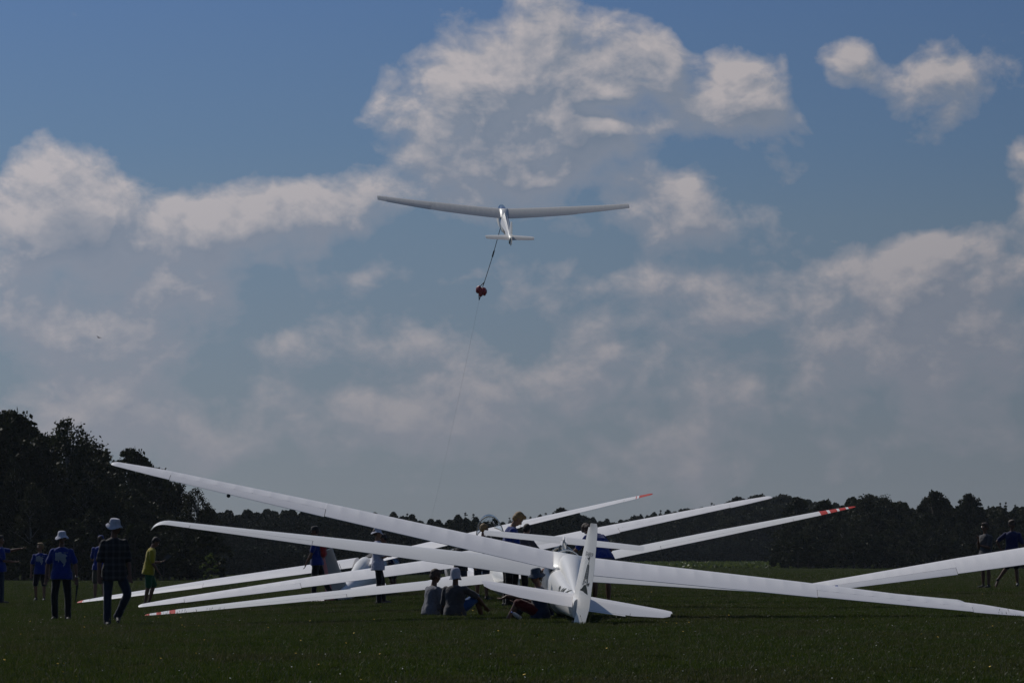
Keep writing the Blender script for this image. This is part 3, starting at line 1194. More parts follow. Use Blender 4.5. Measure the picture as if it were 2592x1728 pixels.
def surface(name, root, pts_le, pts_te, th, mat, axis='x', n=8, x0=0.0, x1=1.0):
    """a tail surface lofted between leading edge and trailing edge points; axis = direction of thickness"""
    rings = []
    for le, te in zip(pts_le, pts_te):
        le, te = Vector(le), Vector(te)
        c = (te - le).length
        ring = []
        for (x, z) in airfoil(th, x0, x1, n, 0.0):
            p = le + (te - le) * x
            q = z * c
            ring.append((p.x + (q if axis == 'x' else 0), p.y, p.z + (q if axis == 'z' else 0)))
        rings.append(ring)
    V, F = loft(rings)
    bm = bmesh.new()
    vv = [bm.verts.new(v) for v in V]
    for f in F:
        try:
            bm.faces.new([vv[i] for i in f])
        except ValueError:
            pass
    bmesh.ops.recalc_face_normals(bm, faces=bm.faces)
    me = bpy.data.meshes.new(name)
    bm.to_mesh(me)
    bm.free()
    me.materials.append(mat)
    me.polygons.foreach_set('use_smooth', np.ones(len(me.polygons), dtype=bool))
    o = bpy.data.objects.new(name, me)
    C.objects.link(o)
    o.parent = root
    auto_smooth(o)
    return o


def rotated(pts, org, ang, axis='Z'):
    M = Matrix.Translation(org) @ Matrix.Rotation(R(ang), 4, axis) @ Matrix.Translation(-Vector(org))
    return [tuple(M @ Vector(p)) for p in pts]


def wheel(root, y, z, r, w, name='wheel'):
    prof = [(r * .35, -w / 2), (r * .8, -w / 2), (r * .97, -w * .3), (r, 0), (r * .97, w * .3), (r * .8, w / 2), (r * .35, w / 2)]
    V, F = lathe(prof, 20)
    V = [(v[2], y + v[0], z + v[1]) for v in V]
    wv = mesh_obj(name, V, F, M_dark, root)
    V, F = lathe([(0.001, -w * .4), (r * .4, -w * .42), (r * .4, w * .42), (0.001, w * .4)], 14)
    V = [(v[2], y + v[0], z + v[1]) for v in V]
    mesh_obj('hub', V, F, M_metal, wv)
    return wv


def canopy_shell(name, root, L, hw, hh, mat, framemat, M=Matrix.Identity(4), nose=.25, ring_r=.016):
    """blown canopy: opening rim at y=0, tapering forward to y=L"""
    rings = []
    for i in range(9):
        t = i / 8
        k = (1 - t ** 2.4) ** .5 if t < 1 else nose
        k = max(k, nose)
        ring = []
        for j in range(15):
            a = math.pi * j / 14
            ring.append(M @ Vector((hw * k * math.cos(a), L * t, hh * k * math.sin(a))))
        rings.append(ring)
    V, F = [], []
    for r_ in rings:
        V += r_
    for i in range(8):
        for j in range(14):
            a = i * 15 + j
            F.append((a, a + 1, a + 16, a + 15))
    o = mesh_obj(name, V, F, mat, root)
    sd = o.modifiers.new('thickness', 'SOLIDIFY')
    sd.thickness = .003
    # frame: rear arch and the two sills
    v1, f1 = tube(rings[0], ring_r, 6)
    v2, f2 = tube([r_[0] for r_ in rings], ring_r, 6)
    v3, f3 = tube([r_[-1] for r_ in rings], ring_r, 6)
    V, F = join_vf([(v1, f1), (v2, f2), (v3, f3)])
    mesh_obj('canopy_frame', V, F, framemat, o)
    return o


def text_mesh(body, height, shear=0.0, extrude=0.0, bold=0.0):
    cu = bpy.data.curves.new('lettering', 'FONT')
    cu.body = body
    cu.size = height
    cu.shear = shear
    cu.offset = bold
    cu.resolution_u = 3
    ob = bpy.data.objects.new('lettering', cu)
    C.objects.link(ob)
    dg = bpy.context.evaluated_depsgraph_get()
    me = bpy.data.meshes.new_from_object(ob.evaluated_get(dg))
    V = [tuple(v.co) for v in me.vertices]
    F = [tuple(p.vertices) for p in me.polygons]
    bpy.data.objects.remove(ob)
    bpy.data.meshes.remove(me)
    return V, F


def decal(name, V2, F, org, ud, vd, nd, target, mat, parent, lift=.004, subdiv=0):
    """lay flat print (2-D V2) on the surface of target: rays go along -nd; all in the parent's local space"""
    org, ud, vd, nd = Vector(org), Vector(ud).normalized(), Vector(vd).normalized(), Vector(nd).normalized()
    bm = bmesh.new()
    vv = [bm.verts.new((v[0], v[1], 0)) for v in V2]
    for f in F:
        try:
            bm.faces.new([vv[i] for i in f])
        except ValueError:
            pass
    bmesh.ops.triangulate(bm, faces=bm.faces)
    for _ in range(subdiv):
        bmesh.ops.subdivide_edges(bm, edges=bm.edges, cuts=1, use_grid_fill=True)
    bmt = BVHTree.FromPolygons([v.co for v in target.data.vertices], [p.vertices for p in target.data.polygons])
    out_ = []
    for v in bm.verts:
        p = org + ud * v.co.x + vd * v.co.y
        hit, nrm, idx, dist = bmt.ray_cast(p + nd * 1.5, -nd)
        if hit is None:
            hit = p
            nrm = nd
        if nrm.dot(nd) < 0:
            nrm = -nrm
        out_.append(hit + (nrm * .6 + nd * .4) * lift)
    for v, q in zip(bm.verts, out_):
        v.co = q
    me = bpy.data.meshes.new(name)
    bm.to_mesh(me)
    bm.free()
    me.materials.append(mat)
    o = bpy.data.objects.new(name, me)
    C.objects.link(o)
    o.parent = parent
    return o


def glider_root(name, XYZ, yaw, pitch, roll, label, group=None, base=-.8):
    o = empty(name)
    M = Matrix.Translation((XYZ[0], XYZ[1], XYZ[2] + EYE)) @ Matrix.Rotation(R(yaw), 4, 'Z') @ Matrix.Rotation(R(pitch), 4, 'X') @ Matrix.Rotation(R(roll), 4, 'Y')
    o.matrix_world = M
    tag(o, label, 'glider', group)
    return o


def push_rod(root, pts, r, mat, name):
    V, F = tube(pts, r, 6)
    return mesh_obj(name, V, F, mat, root)


# ---- G1: the nearest glider, fabric two-seater with the tower painted on its rudder
g1 = glider_root('glider', (0.965, 64.0, -0.480), 1.3, 2.9, 9.34, 'nearest white two-seat glider with a lattice tower painted on its rudder')
cfg1 = dict(span=16.0, ct=[0, .5, .9, 1], cc=[1.50, 1.25, .82, .42], th=.16, dih=3.3, sweep=.06, inc=(3.7, 3.2), camber=.045,
            ail=(.53, .87), ribs=25, sag=.008, hinge=.74, defl=(2, -2), ailmat=M_fab, t0=.035)
for s_ in (-1, 1):
    w1 = make_wing(cfg1, s_, g1, [M_fab])
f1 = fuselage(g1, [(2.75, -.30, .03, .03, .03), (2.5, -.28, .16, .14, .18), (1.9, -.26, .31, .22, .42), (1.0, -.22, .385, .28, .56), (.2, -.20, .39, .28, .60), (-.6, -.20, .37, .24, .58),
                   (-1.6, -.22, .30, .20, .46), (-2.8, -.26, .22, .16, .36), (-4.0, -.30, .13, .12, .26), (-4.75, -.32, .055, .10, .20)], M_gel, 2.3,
              bands=[(1.3, -.85, 1)], mats=[M_gel, M_dkgrey])  # plain dark grey band round the fuselage at the wing
# spine fairing behind the wing
V, F = loft([ellipse_ring(y, z, hw, hu, .25, 2.0, 20) for (y, z, hw, hu) in [(.75, .0, .05, .02), (.5, .04, .17, .12), (.0, .06, .21, .17), (-.6, .04, .20, .185), (-1.4, -.02, .165, .17), (-2.4, -.11, .115, .13), (-3.6, -.20, .06, .07), (-4.3, -.24, .03, .03)]])
mesh_obj('spine_fairing', V, F, M_gel, g1)
# wing centre cover
V, F = loft([[(p[0], p[1], p[2] + .02) for p in r_] for r_ in [wing_sections(dict(cfg1, t0=0, dih=0), 1, [q])[0] for q in (-.036, 0.0, .036)]])
mesh_obj('wing_root_fairing', V, F, M_gel, g1)
cn1 = canopy_shell('canopy', g1, 1.75, .27, .30, M_glass, M_gel, Matrix.Translation((0, .75, -.04)), .12, .010)
# fin, rudder (turned to the right), tailplane and elevators
surface('fin', g1, [(0, -3.95, -.24), (0, -4.20, .30), (0, -4.44, .72), (0, -4.56, .92)], [(0, -4.72, -.42), (0, -4.74, .30), (0, -4.76, .72), (0, -4.77, .93)], .11, M_gel)
RH = (0, -4.76, 0)
le = [(0, -4.76, -.66), (0, -4.76, -.60), (0, -4.76, -.3), (0, -4.77, .3), (0, -4.78, .82), (0, -4.80, .93), (0, -4.86, 1.0)]
te = [(0, -5.05, -.69), (0, -5.22, -.58), (0, -5.30, -.3), (0, -5.24, .3), (0, -5.13, .82), (0, -5.09, .95), (0, -5.03, 1.01)]
RUD = 19
rud1 = surface('rudder', g1, le, rotated(te, RH, RUD), .07, M_gel)
for s_ in (-1, 1):
    zs = -.20
    surface('stabilizer', g1, [(s_ * .05, -3.98, zs), (s_ * .9, -4.12, zs), (s_ * 1.42, -4.24, zs), (s_ * 1.52, -4.34, zs)],
            [(s_ * .05, -4.36, zs - .02), (s_ * .9, -4.40, zs - .02), (s_ * 1.42, -4.46, zs - .02), (s_ * 1.53, -4.50, zs - .02)], .10, M_fab, 'z')
    dz = .155
    surface('elevator', g1, [(s_ * .07, -4.365, zs - .02), (s_ * .9, -4.405, zs - .02), (s_ * 1.42, -4.465, zs - .02), (s_ * 1.51, -4.49, zs - .02)],
            [(s_ * .07, -4.80, zs - dz), (s_ * .9, -4.78, zs - dz * .9), (s_ * 1.38, -4.70, zs - dz * .6), (s_ * 1.49, -4.62, zs - dz * .4)], .05, M_fab, 'z')
    if s_ > 0:
        surface('trim_tab', g1, [(.12, -4.80, zs - dz - .003), (.78, -4.79, zs - dz * .91 - .003)], [(.12, -4.86, zs - dz - .018), (.78, -4.85, zs - dz * .91 - .018)], .06, M_wood, 'z')
wheel(g1, .55, -.66, .21, .13)
push_rod(g1, [(0, -4.55, -.60), (0, -4.78, -.64)], .035, M_dark, 'tail_skid')
an = push_rod(g1, [(.03, -3.3, -.06), (.05, -3.28, .40)], .006, M_dark, 'antenna')
V, F = lathe([(.001, -.015), (.014, -.01), (.014, .01), (.001, .015)], 8)
mesh_obj('antenna_tip', [(v[0] + .05, v[1] - 3.28, v[2] + .40) for v in V], F, M_dark, an)
# aileron horn hanging under the raised wing
V, F = lathe([(.001, -.035), (.028, -.02), (.033, 0), (.028, .02), (.001, .035)], 12)
mesh_obj('mass_balance', [(v[0] - 5.9, v[1] - .13, v[2] + .275) for v in V], F, M_dark, g1)

# the picture on the rudder: a lattice light tower, two birds, a call sign
hinge = Vector(RH)
ax = (Vector(rotated([(0, -5.8, 0)], RH, RUD)[0]) - hinge).normalized()       # aft along the turned rudder
nl = Vector((0, 0, 1)).cross(ax)
if nl.x > 0:
    nl = -nl


def poly_strip(p, q, w0, w1=None):
    w1 = w0 if w1 is None else w1
    p, q = Vector((*p, 0)), Vector((*q, 0))
    n_ = (q - p).normalized().cross(Vector((0, 0, 1)))
    return [tuple(p - n_ * w0 / 2), tuple(p + n_ * w0 / 2), tuple(q + n_ * w1 / 2), tuple(q - n_ * w1 / 2)], [(0, 1, 2, 3)]


# u = aft distance from the hinge, v = height in the glider's frame
def rud_decal(name, parts, mat, lift=.004):
    V, F = join_vf(parts)
    V = [(.04 + (v[0] - .04) * .92, v[1] * .557 + .098, 0) for v in V]
    return decal(name, V, F, hinge + Vector((0, 0, 0)), ax, (0, 0, 1), nl, rud1, mat, g1, lift)


cu_, base_v, top_v = .26, -.27, .47
tower = []
tower.append(([(cu_ - .20, base_v - .02, 0), (cu_ + .17, base_v - .09, 0), (cu_ + .10, base_v + .06, 0), (cu_ + .04, base_v + .17, 0), (cu_ - .04, base_v + .14, 0), (cu_ - .11, base_v + .04, 0)], [(0, 1, 2, 3, 4, 5)]))


def tw(v):
    return np.interp(v, [-.13, .10, .47], [.100, .062, .026])


lv = [-.13, -.02, .08, .14, .20, .27, .34, .40, .46]
for i in range(len(lv) - 1):
    a_, b_ = lv[i], lv[i + 1]
    wa, wb = tw(a_), tw(b_)
    for sg in (-1, 1):
        tower.append(poly_strip((cu_ + sg * wa, a_), (cu_ + sg * wb, b_), .016))
    tower.append(poly_strip((cu_ - wb, b_), (cu_ + wb, b_), .010))
    if i < 2:
        tower.append(poly_strip((cu_ - wa, a_), (cu_, b_), .012))
        tower.append(poly_strip((cu_ + wa, a_), (cu_, b_), .012))
tower.append(poly_strip((cu_, .47), (cu_ + .01, .60), .018, .006))
tower.append(poly_strip((cu_ + .01, .60), (cu_ + .015, .70), .005, .003))
rud_decal('tower_painting', tower, M_ink)
infill = [([(cu_ - tw(.08), .08, 0), (cu_ + tw(.08), .08, 0), (cu_ + tw(.46), .46, 0), (cu_ - tw(.46), .46, 0)], [(0, 1, 2, 3)])]
rud_decal('tower_painting', infill, M_inkg, .0025)


def bird(u, v, k):
    return ([(u, v, 0), (u - .10 * k, v + .045 * k, 0), (u - .02 * k, v + .02 * k, 0), (u + .06 * k, v + .09 * k, 0), (u + .03 * k, v - .01 * k, 0), (u + .03 * k, v - .05 * k, 0)], [(0, 1, 2), (0, 2, 3, 4), (0, 4, 5)])


rud_decal('bird_painting', [bird(cu_ - .04, .615, 1.0)], M_ink)
rud_decal('bird_painting', [bird(cu_ + .12, .03 - .12, .9)], M_ink)
V, F = text_mesh('D-6819', .17, .3, bold=.001)
V = [(v[0] * .60 + .05, v[1] * 1.0 + .70, 0) for v in V]
rud_decal('registration', [(V, F)], M_inkg)
# registration on the fuselage side
V, F = text_mesh('D-6819', .36, .25, bold=.006)
decal('registration', V, F, (-.3, -2.55, -.42), (0, -1, .04), (0, .02, 1), (-1, 0, .15), f1, M_ink, g1, .006, 1)


# ---- G2: white T-tailed two-seater with down-turned tips
g2 = glider_root('glider', (0.952, 73.18, -0.655), -1.27, 4.29, 5.72, 'white T-tailed two-seat glider with down-turned wing tips, just behind the nearest glider')
cfg2 = dict(span=16.15, ct=[0, .55, 1], cc=[1.30, 1.00, .58], th=.17, dih=1.5, sweep=-.01, inc=(7, -1), camber=.04,
            ail=(.60, .90), ribs=0, sag=0, hinge=.78, defl=(1, -1), ailmat=M_gel, t0=.035, droop=.16)
for s_ in (-1, 1):
    make_wing(cfg2, s_, g2, [M_gel])
f2 = fuselage(g2, [(3.3, -.22, .03, .03, .03), (3.0, -.22, .17, .16, .16), (2.2, -.18, .31, .30, .32), (1.0, -.10, .36, .40, .44), (.1, -.08, .34, .36, .46), (-.8, -.06, .24, .24, .32),
                   (-1.8, .0, .15, .16, .20), (-3.2, .06, .11, .12, .14), (-4.5, .12, .06, .10, .12)], M_gel, 2.0)
for s_ in (-1, 1):
    V, F = loft([ellipse_ring(y, z, hw, hu, hd, 2.0, 14, s_ * .34) for (y, z, hw, hu, hd) in [(.75, .04, .02, .02, .02), (.4, .05, .12, .08, .08), (-.2, .0, .12, .07, .07), (-.8, -.08, .06, .04, .04), (-1.2, -.10, .02, .02, .02)]])
    mesh_obj('wing_root_fairing', V, F, M_gel, g2)
canopy_shell('canopy', g2, 2.3, .30, .34, M_glass, M_frame, Matrix.Translation((0, .75, .10)), .10)
surface('fin', g2, [(0, -3.70, .12), (0, -3.95, .60), (0, -4.15, 1.0)], [(0, -4.38, .08), (0, -4.42, .60), (0, -4.50, 1.0)], .12, M_gel)
surface('rudder', g2, [(0, -4.40, .02), (0, -4.44, .60), (0, -4.52, .97)], rotated([(0, -4.86, .05), (0, -4.82, .60), (0, -4.80, .97)], (0, -4.42, 0), 8), .05, M_gel)
V, F = loft([ellipse_ring(y, 1.0, hw, .022, .04, 2, 12) for (y, hw) in [(-3.95, .005), (-4.05, .022), (-4.5, .018), (-4.80, .008)]])
mesh_obj('tail_fairing', V, F, M_gel, g2)
for s_ in (-1, 1):
    zt = 1.0
    surface('stabilizer', g2, [(s_ * .04, -4.10, zt), (s_ * 1.0, -4.20, zt), (s_ * 1.46, -4.27, zt)], [(s_ * .04, -4.50, zt - .02), (s_ * 1.0, -4.52, zt - .02), (s_ * 1.475, -4.54, zt - .02)], .13, M_gel, 'z')
    surface('elevator', g2, [(s_ * .06, -4.505, zt - .02), (s_ * 1.0, -4.525, zt - .02), (s_ * 1.465, -4.545, zt - .02)], [(s_ * .06, -4.74, zt - .06), (s_ * 1.0, -4.72, zt - .055), (s_ * 1.455, -4.70, zt - .05)], .06, M_gel, 'z')
wheel(g2, .2, -.52, .20, .13)
wheel(g2, 2.5, -.50, .13, .09, 'nose_wheel')
V, F = lathe([(.001, -.03), (.03, 0), (.001, .03)], 8)
# two elevator horns at the top of the fin
for s_ in (-1, 1):
    push_rod(g2, [(s_ * .05, -4.62, .90), (s_ * .09, -4.66, .74), (s_ * .10, -4.6, .45)], .018, M_inkg, 'control_horn')


# ---- G3: single-seater with red and white tips
g3 = glider_root('glider', (-.16, 80.25, -0.835), 2.93, 2.06, -8.64, 'white single-seat glider with red and white striped wing tips and opened canopy')
stripe = [(.898, .918, 1), (.926, .946, 1), (.953, .972, 1), (.979, 1.0, 1)]
cfg3 = dict(span=15.35, ct=[0, .6, .9, 1], cc=[.95, .78, .48, .17], th=.16, dih=2.95, sweep=-.012, inc=(5, 4), camber=.04,
            ail=(.44, .82), ribs=0, hinge=.80, defl=(0, 0), ailmat=M_gel, t0=.03, bands=stripe)
for s_ in (-1, 1):
    make_wing(dict(cfg3, bands=stripe if s_ > 0 else [(.915, .932, 1), (.955, .968, 1), (.987, 1.0, 1)]), s_, g3, [M_gel, M_red])
fuselage(g3, [(2.6, -.15, .03, .03, .03), (2.3, -.13, .15, .14, .15), (1.5, -.08, .28, .26, .30), (.6, -.02, .31, .34, .38), (-.1, .0, .27, .30, .40), (-.9, .02, .18, .20, .27),
              (-1.8, .05, .11, .13, .16), (-3.0, .08, .09, .10, .12), (-3.9, .12, .05, .09, .10)], M_gel, 2.0)
surface('fin', g3, [(0, -3.1, .15), (0, -3.25, .55), (0, -3.35, .86)], [(0, -3.75, .08), (0, -3.78, .55), (0, -3.80, .86)], .13, M_gel)
surface('rudder', g3, [(0, -3.76, .02), (0, -3.79, .55), (0, -3.81, .84)], rotated([(0, -4.14, .05), (0, -4.10, .55), (0, -4.06, .84)], (0, -3.77, 0), 20), .05, M_gel)
for s_ in (-1, 1):
    surface('stabilizer', g3, [(s_ * .02, -3.40, .86), (s_ * 1.05, -3.50, .86), (s_ * 1.16, -3.60, .86)], [(s_ * .02, -3.78, .84), (s_ * 1.05, -3.76, .84), (s_ * 1.17, -3.74, .84)], .11, M_gel, 'z')
    surface('elevator', g3, [(s_ * .03, -3.785, .84), (s_ * 1.05, -3.765, .84), (s_ * 1.13, -3.745, .84)], [(s_ * .03, -3.98, .78), (s_ * 1.05, -3.92, .79), (s_ * 1.12, -3.85, .80)], .05, M_gel, 'z')
wheel(g3, .25, -.42, .18, .12)
# open cockpit and the raised canopy hinged at the front
V, F = loft([ellipse_ring(y, .16, hw, .05, .03, 2, 16) for (y, hw) in [(.55, .02), (.7, .19), (1.4, .22), (2.0, .12), (2.15, .02)]])
mesh_obj('cockpit_opening', V, F, M_cock, g3)
Rg3 = g3.matrix_world.inverted()
cw = Vector((-.475, 82.6, EYE + .06))
# rim is an arch standing nearly upright; shell leans forward and down to the hinge
Mc = Rg3 @ Matrix.Translation(cw) @ Matrix.Rotation(R(-6), 4, 'Y') @ Matrix.Rotation(R(12), 4, 'X')
canopy_shell('canopy', g3, .95, .30, .46, M_glass, M_frame, Mc @ Matrix.Identity(4), .35, .013)
push_rod(g3, [Rg3 @ (cw + Vector((-.29, 0, -.02))), Rg3 @ (cw + Vector((0, .05, -.06))), Rg3 @ (cw + Vector((.29, 0, 0)))], .018, M_dark, 'canopy_sill')
push_rod(g3, [Rg3 @ (cw + Vector((0, .6, .05))), (0, 2.05, .12)], .015, M_dark, 'canopy_stay')


# ---- G4: fabric-winged glider behind, plain white rounded tips
g4 = glider_root('glider', (-1.214, 87.94, -0.554), 6.73, 2.85, -9.71, 'plain white fabric winged glider with stepped ailerons behind the striped-tip glider')
cfg4 = dict(span=15.1, ct=[0, .45, .9, 1], cc=[1.28, 1.12, .62, .34], th=.15, dih=2.17, sweep=.0, inc=(4, 3.5), camber=.045,
            ail=(.50, .86), ribs=22, sag=.005, hinge=.74, defl=(3, -3), ailmat=M_fab, t0=.03)
for s_ in (-1, 1):
    make_wing(cfg4, s_, g4, [M_fab])
fuselage(g4, [(2.4, -.32, .03, .03, .03), (2.1, -.30, .16, .16, .17), (1.3, -.24, .28, .28, .34), (.5, -.16, .30, .34, .46), (-.3, -.14, .27, .28, .44), (-1.5, -.14, .18, .20, .30), (-3.0, -.12, .11, .14, .20), (-4.2, -.10, .05, .10, .14)], M_wood, 2.4)
canopy_shell('canopy', g4, 1.2, .25, .28, M_glass, M_frame, Matrix.Translation((0, .7, .02)), .10)
surface('fin', g4, [(0, -3.6, 0), (0, -3.8, .4), (0, -3.95, .62)], [(0, -4.15, -.1), (0, -4.17, .4), (0, -4.2, .62)], .11, M_wood)
surface('rudder', g4, [(0, -4.17, -.2), (0, -4.19, .3), (0, -4.22, .62)], [(0, -4.6, -.18), (0, -4.62, .3), (0, -4.45, .62)], .06, M_fab)
for s_ in (-1, 1):
    surface('stabilizer', g4, [(s_ * .03, -3.6, .02), (s_ * .9, -3.7, .02), (s_ * 1.15, -3.85, .02)], [(s_ * .03, -4.0, .01), (s_ * .9, -4.02, .01), (s_ * 1.17, -4.02, .01)], .1, M_wood, 'z')
    surface('elevator', g4, [(s_ * .05, -4.01, .01), (s_ * .9, -4.03, .01), (s_ * 1.14, -4.03, .01)], [(s_ * .05, -4.35, -.04), (s_ * .9, -4.32, -.04), (s_ * 1.1, -4.22, -.03)], .05, M_fab, 'z')
wheel(g4, .2, -.62, .19, .12)


# ---- G5: low-tailed glider with red tips and a red rudder
g5 = glider_root('glider', (-3.75, 95.94, -0.607), -7.3, 7.98, -10.57, 'white glider with red wing tips and red rudder edge, left of the others')
cfg5 = dict(span=15.2, ct=[0, .5, .9, 1], cc=[1.30, 1.05, .52, .26], th=.15, dih=2.89, sweep=.0, inc=(-1.4, -1), camber=.045,
            ail=(.55, .905), ribs=0, sag=0, hinge=.74, defl=(2, -2), ailmat=M_wood, t0=.03, bands=[(.955, 1.0, 1), (.944, .947, 1)])
for s_ in (-1, 1):
    make_wing(dict(cfg5, bands=cfg5['bands'] if s_ > 0 else [(.980, 1.0, 1)]), s_, g5, [M_wood, M_red])
fuselage(g5, [(2.5, -.36, .03, .03, .03), (2.2, -.34, .15, .15, .16), (1.4, -.30, .28, .26, .34), (.5, -.24, .30, .30, .46), (-.3, -.20, .28, .30, .46), (-1.5, -.20, .20, .20, .36), (-3.0, -.22, .12, .14, .26), (-4.1, -.22, .05, .12, .22)], M_wood, 2.2)
V, F = loft([ellipse_ring(y, z, hw, hu, .2, 2.0, 18) for (y, z, hw, hu) in [(.3, .02, .06, .02), (.0, .03, .16, .14), (-.7, .0, .17, .17), (-1.6, -.06, .13, .14), (-2.6, -.12, .07, .07), (-3.2, -.16, .03, .02)]])
mesh_obj('spine_fairing', V, F, M_gel, g5)
surface('fin', g5, [(0, -2.95, -.1), (0, -3.4, .4), (0, -3.72, .95)], rotated([(0, -4.12, -.42), (0, -4.14, .4), (0, -4.16, .95)], (0, -3.0, 0), -7), .09, M_dkgrey)  # shaded side of the fin put into its colour as dark grey
surface('rudder', g5, rotated([(0, -4.13, -.44), (0, -4.15, .4), (0, -4.17, .95)], (0, -3.0, 0), -7), rotated([(0, -4.60, -.42), (0, -4.58, .4), (0, -4.42, .95)], (0, -3.2, 0), -9), .07, M_redd)
for s_ in (-1, 1):
    surface('stabilizer', g5, [(s_ * .05, -3.35, -.16), (s_ * .85, -3.45, -.16), (s_ * 1.10, -3.62, -.16)], [(s_ * .05, -3.8, -.18), (s_ * .85, -3.84, -.18), (s_ * 1.15, -3.86, -.18)], .09, M_wood, 'z')
    surface('elevator', g5, [(s_ * .07, -3.81, -.18), (s_ * .85, -3.85, -.18), (s_ * 1.12, -3.87, -.18)], [(s_ * .07, -4.12, -.25), (s_ * .85, -4.12, -.24), (s_ * 1.08, -4.0, -.22)], .05, M_wood, 'z')
wheel(g5, .2, -.70, .2, .12)
push_rod(g5, [(-.12, -2.3, -.05), (-.2, -2.3, .38)], .006, M_dark, 'antenna')
V, F = loft([ellipse_ring(y, .02, hw, .05, .03, 2, 16) for (y, hw) in [(.6, .02), (.75, .19), (1.3, .22), (1.9, .12), (2.0, .02)]])
mesh_obj('cockpit_opening', V, F, M_cock, g5)
Rg5 = g5.matrix_world.inverted()
cw5 = Vector((-3.30, 96.9, EYE - .70))
canopy_shell('canopy', g5, 1.1, .24, .30, M_glass, M_metal, Rg5 @ Matrix.Translation(cw5) @ Matrix.Rotation(R(-12), 4, 'Z') @ Matrix.Rotation(R(62), 4, 'Y'), .2, .018)


# ---- G7: the glider at the right edge, high fabric wing with blue marks at its tip
g7 = glider_root('glider', (15.11, 92.2, -0.06), -1.0, 5.0, -11.3, 'white fabric winged glider at the right edge, blue stripes on its lowered wing tip')
cfg7 = dict(span=16.4, ct=[0, .5, 1], cc=[1.45, 1.25, .70], th=.15, dih=2.6, sweep=.05, inc=(10, 8), camber=.05,
            ail=(.52, .90), ribs=25, sag=.005, hinge=.77, defl=(5, -3), ailmat=M_wood, t0=.03)
for s_ in (-1, 1):
    w7 = make_wing(cfg7, s_, g7, [M_fab])
    if s_ < 0:
        for (ta, tb) in ((.876, .884), (.962, .970), (.975, .980)):
            hx = .79
            rr = wing_sections(cfg7, -1, [ta, tb], hx, .985, 5, 0, .77, 5 if ta < .9 else 0)
            quad = []
            for r_ in rr:
                quad.append([Vector(p) + Vector((0, 0, .006)) for p in r_[:6]])
            V = quad[0] + quad[1]
            F = [(i, i + 1, i + 7, i + 6) for i in range(5)]
            mesh_obj('blue_stripe', V, F, M_blue, g7)
fuselage(g7, [(2.9, -.70, .05, .05, .05), (2.5, -.68, .18, .2, .22), (1.5, -.55, .30, .36, .42), (.5, -.45, .32, .45, .52), (-.6, -.40, .28, .40, .46), (-2.2, -.36, .2, .28, .32), (-4.6, -.32, .06, .14, .16)], M_fab, 3.2)
canopy_shell('canopy', g7, 1.5, .28, .34, M_glass, M_frame, Matrix.Translation((0, .75, -.28)), .12)
surface('fin', g7, [(0, -4.0, -.2), (0, -4.4, .7)], [(0, -4.6, -.4), (0, -4.62, .7)], .1, M_fab)
surface('rudder', g7, [(0, -4.62, -.5), (0, -4.64, .7)], [(0, -5.1, -.45), (0, -4.95, .7)], .06, M_fab)
for s_ in (-1, 1):
    surface('stabilizer', g7, [(s_ * .05, -4.0, -.2), (s_ * 1.5, -4.2, -.2)], [(s_ * .05, -4.4, -.22), (s_ * 1.5, -4.45, -.22)], .1, M_fab, 'z')
    surface('elevator', g7, [(s_ * .07, -4.41, -.22), (s_ * 1.5, -4.46, -.22)], [(s_ * .07, -4.85, -.28), (s_ * 1.4, -4.7, -.26)], .05, M_fab, 'z')
wheel(g7, .2, -1.02, .2, .12)

# ---- G6: the glider in the air, climbing on the winch cable
g6 = glider_root('glider', (-.507, 235.5, 20.44), 5.2, 20.5, 1.44, 'airborne white high-wing glider climbing on the winch cable')
cfg6 = dict(span=16.0, ct=[0, .5, .93, 1], cc=[1.50, 1.35, .85, .72], th=.15, dih=4.3, sweep=.09, inc=(8, 5), camber=.045,
            ail=(.58, .93), ribs=24, sag=.006, hinge=.72, defl=(3, -2), ailmat=M_fab, t0=.035, flex=.30, square=True)
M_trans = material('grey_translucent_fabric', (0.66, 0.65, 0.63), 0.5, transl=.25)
for s_ in (-1, 1):
    make_wing(dict(cfg6, ailmat=M_trans), s_, g6, [M_trans])
V, F = loft([[(p[0], p[1], p[2] + .004) for p in r_] for r_ in [wing_sections(cfg6, 1, [q])[0] for q in (-.034, 0.0, .034)]])
mesh_obj('wing_root_fairing', V, F, M_gel, g6)
def hexring(y, zc, hw, hu, hd):
    pts_ = [(0, hu), (hw * .55, hu * .86), (hw, hu * .15), (hw * .92, -hd * .6), (hw * .45, -hd), (-hw * .45, -hd), (-hw * .92, -hd * .6), (-hw, hu * .15), (-hw * .55, hu * .86)]
    return [(a_, y, zc + b_) for a_, b_ in pts_]
V, F = loft([hexring(*q) for q in [(2.9, -.75, .05, .08, .08), (2.5, -.70, .2, .22, .26), (1.5, -.52, .32, .42, .52), (.5, -.42, .34, .48, .62), (-.6, -.38, .32, .46, .56), (-2.2, -.34, .24, .36, .36), (-3.8, -.30, .14, .24, .22), (-4.9, -.28, .05, .14, .14)]])
mesh_obj('fuselage', V, F, M_gel, g6, smooth=False)
V, F = loft([[(0, y, z), (w_, y - .02, z - w_ * 1.1), (-w_, y - .02, z - w_ * 1.1)] for (y, z, w_) in [(-.35, .19, .03), (-.9, .14, .14), (-2.2, .05, .12), (-4.4, -.12, .03)]])
mesh_obj('spine_fairing', V, F, M_gel, g6, smooth=False)
canopy_shell('canopy', g6, 1.7, .30, .42, M_glass, M_blue, Matrix.Translation((0, .72, -.22)), .12)
surface('fin', g6, [(0, -3.9, -.15), (0, -4.35, .5), (0, -4.5, .80)], [(0, -4.7, -.3), (0, -4.72, .5), (0, -4.74, .80)], .1, M_gel)
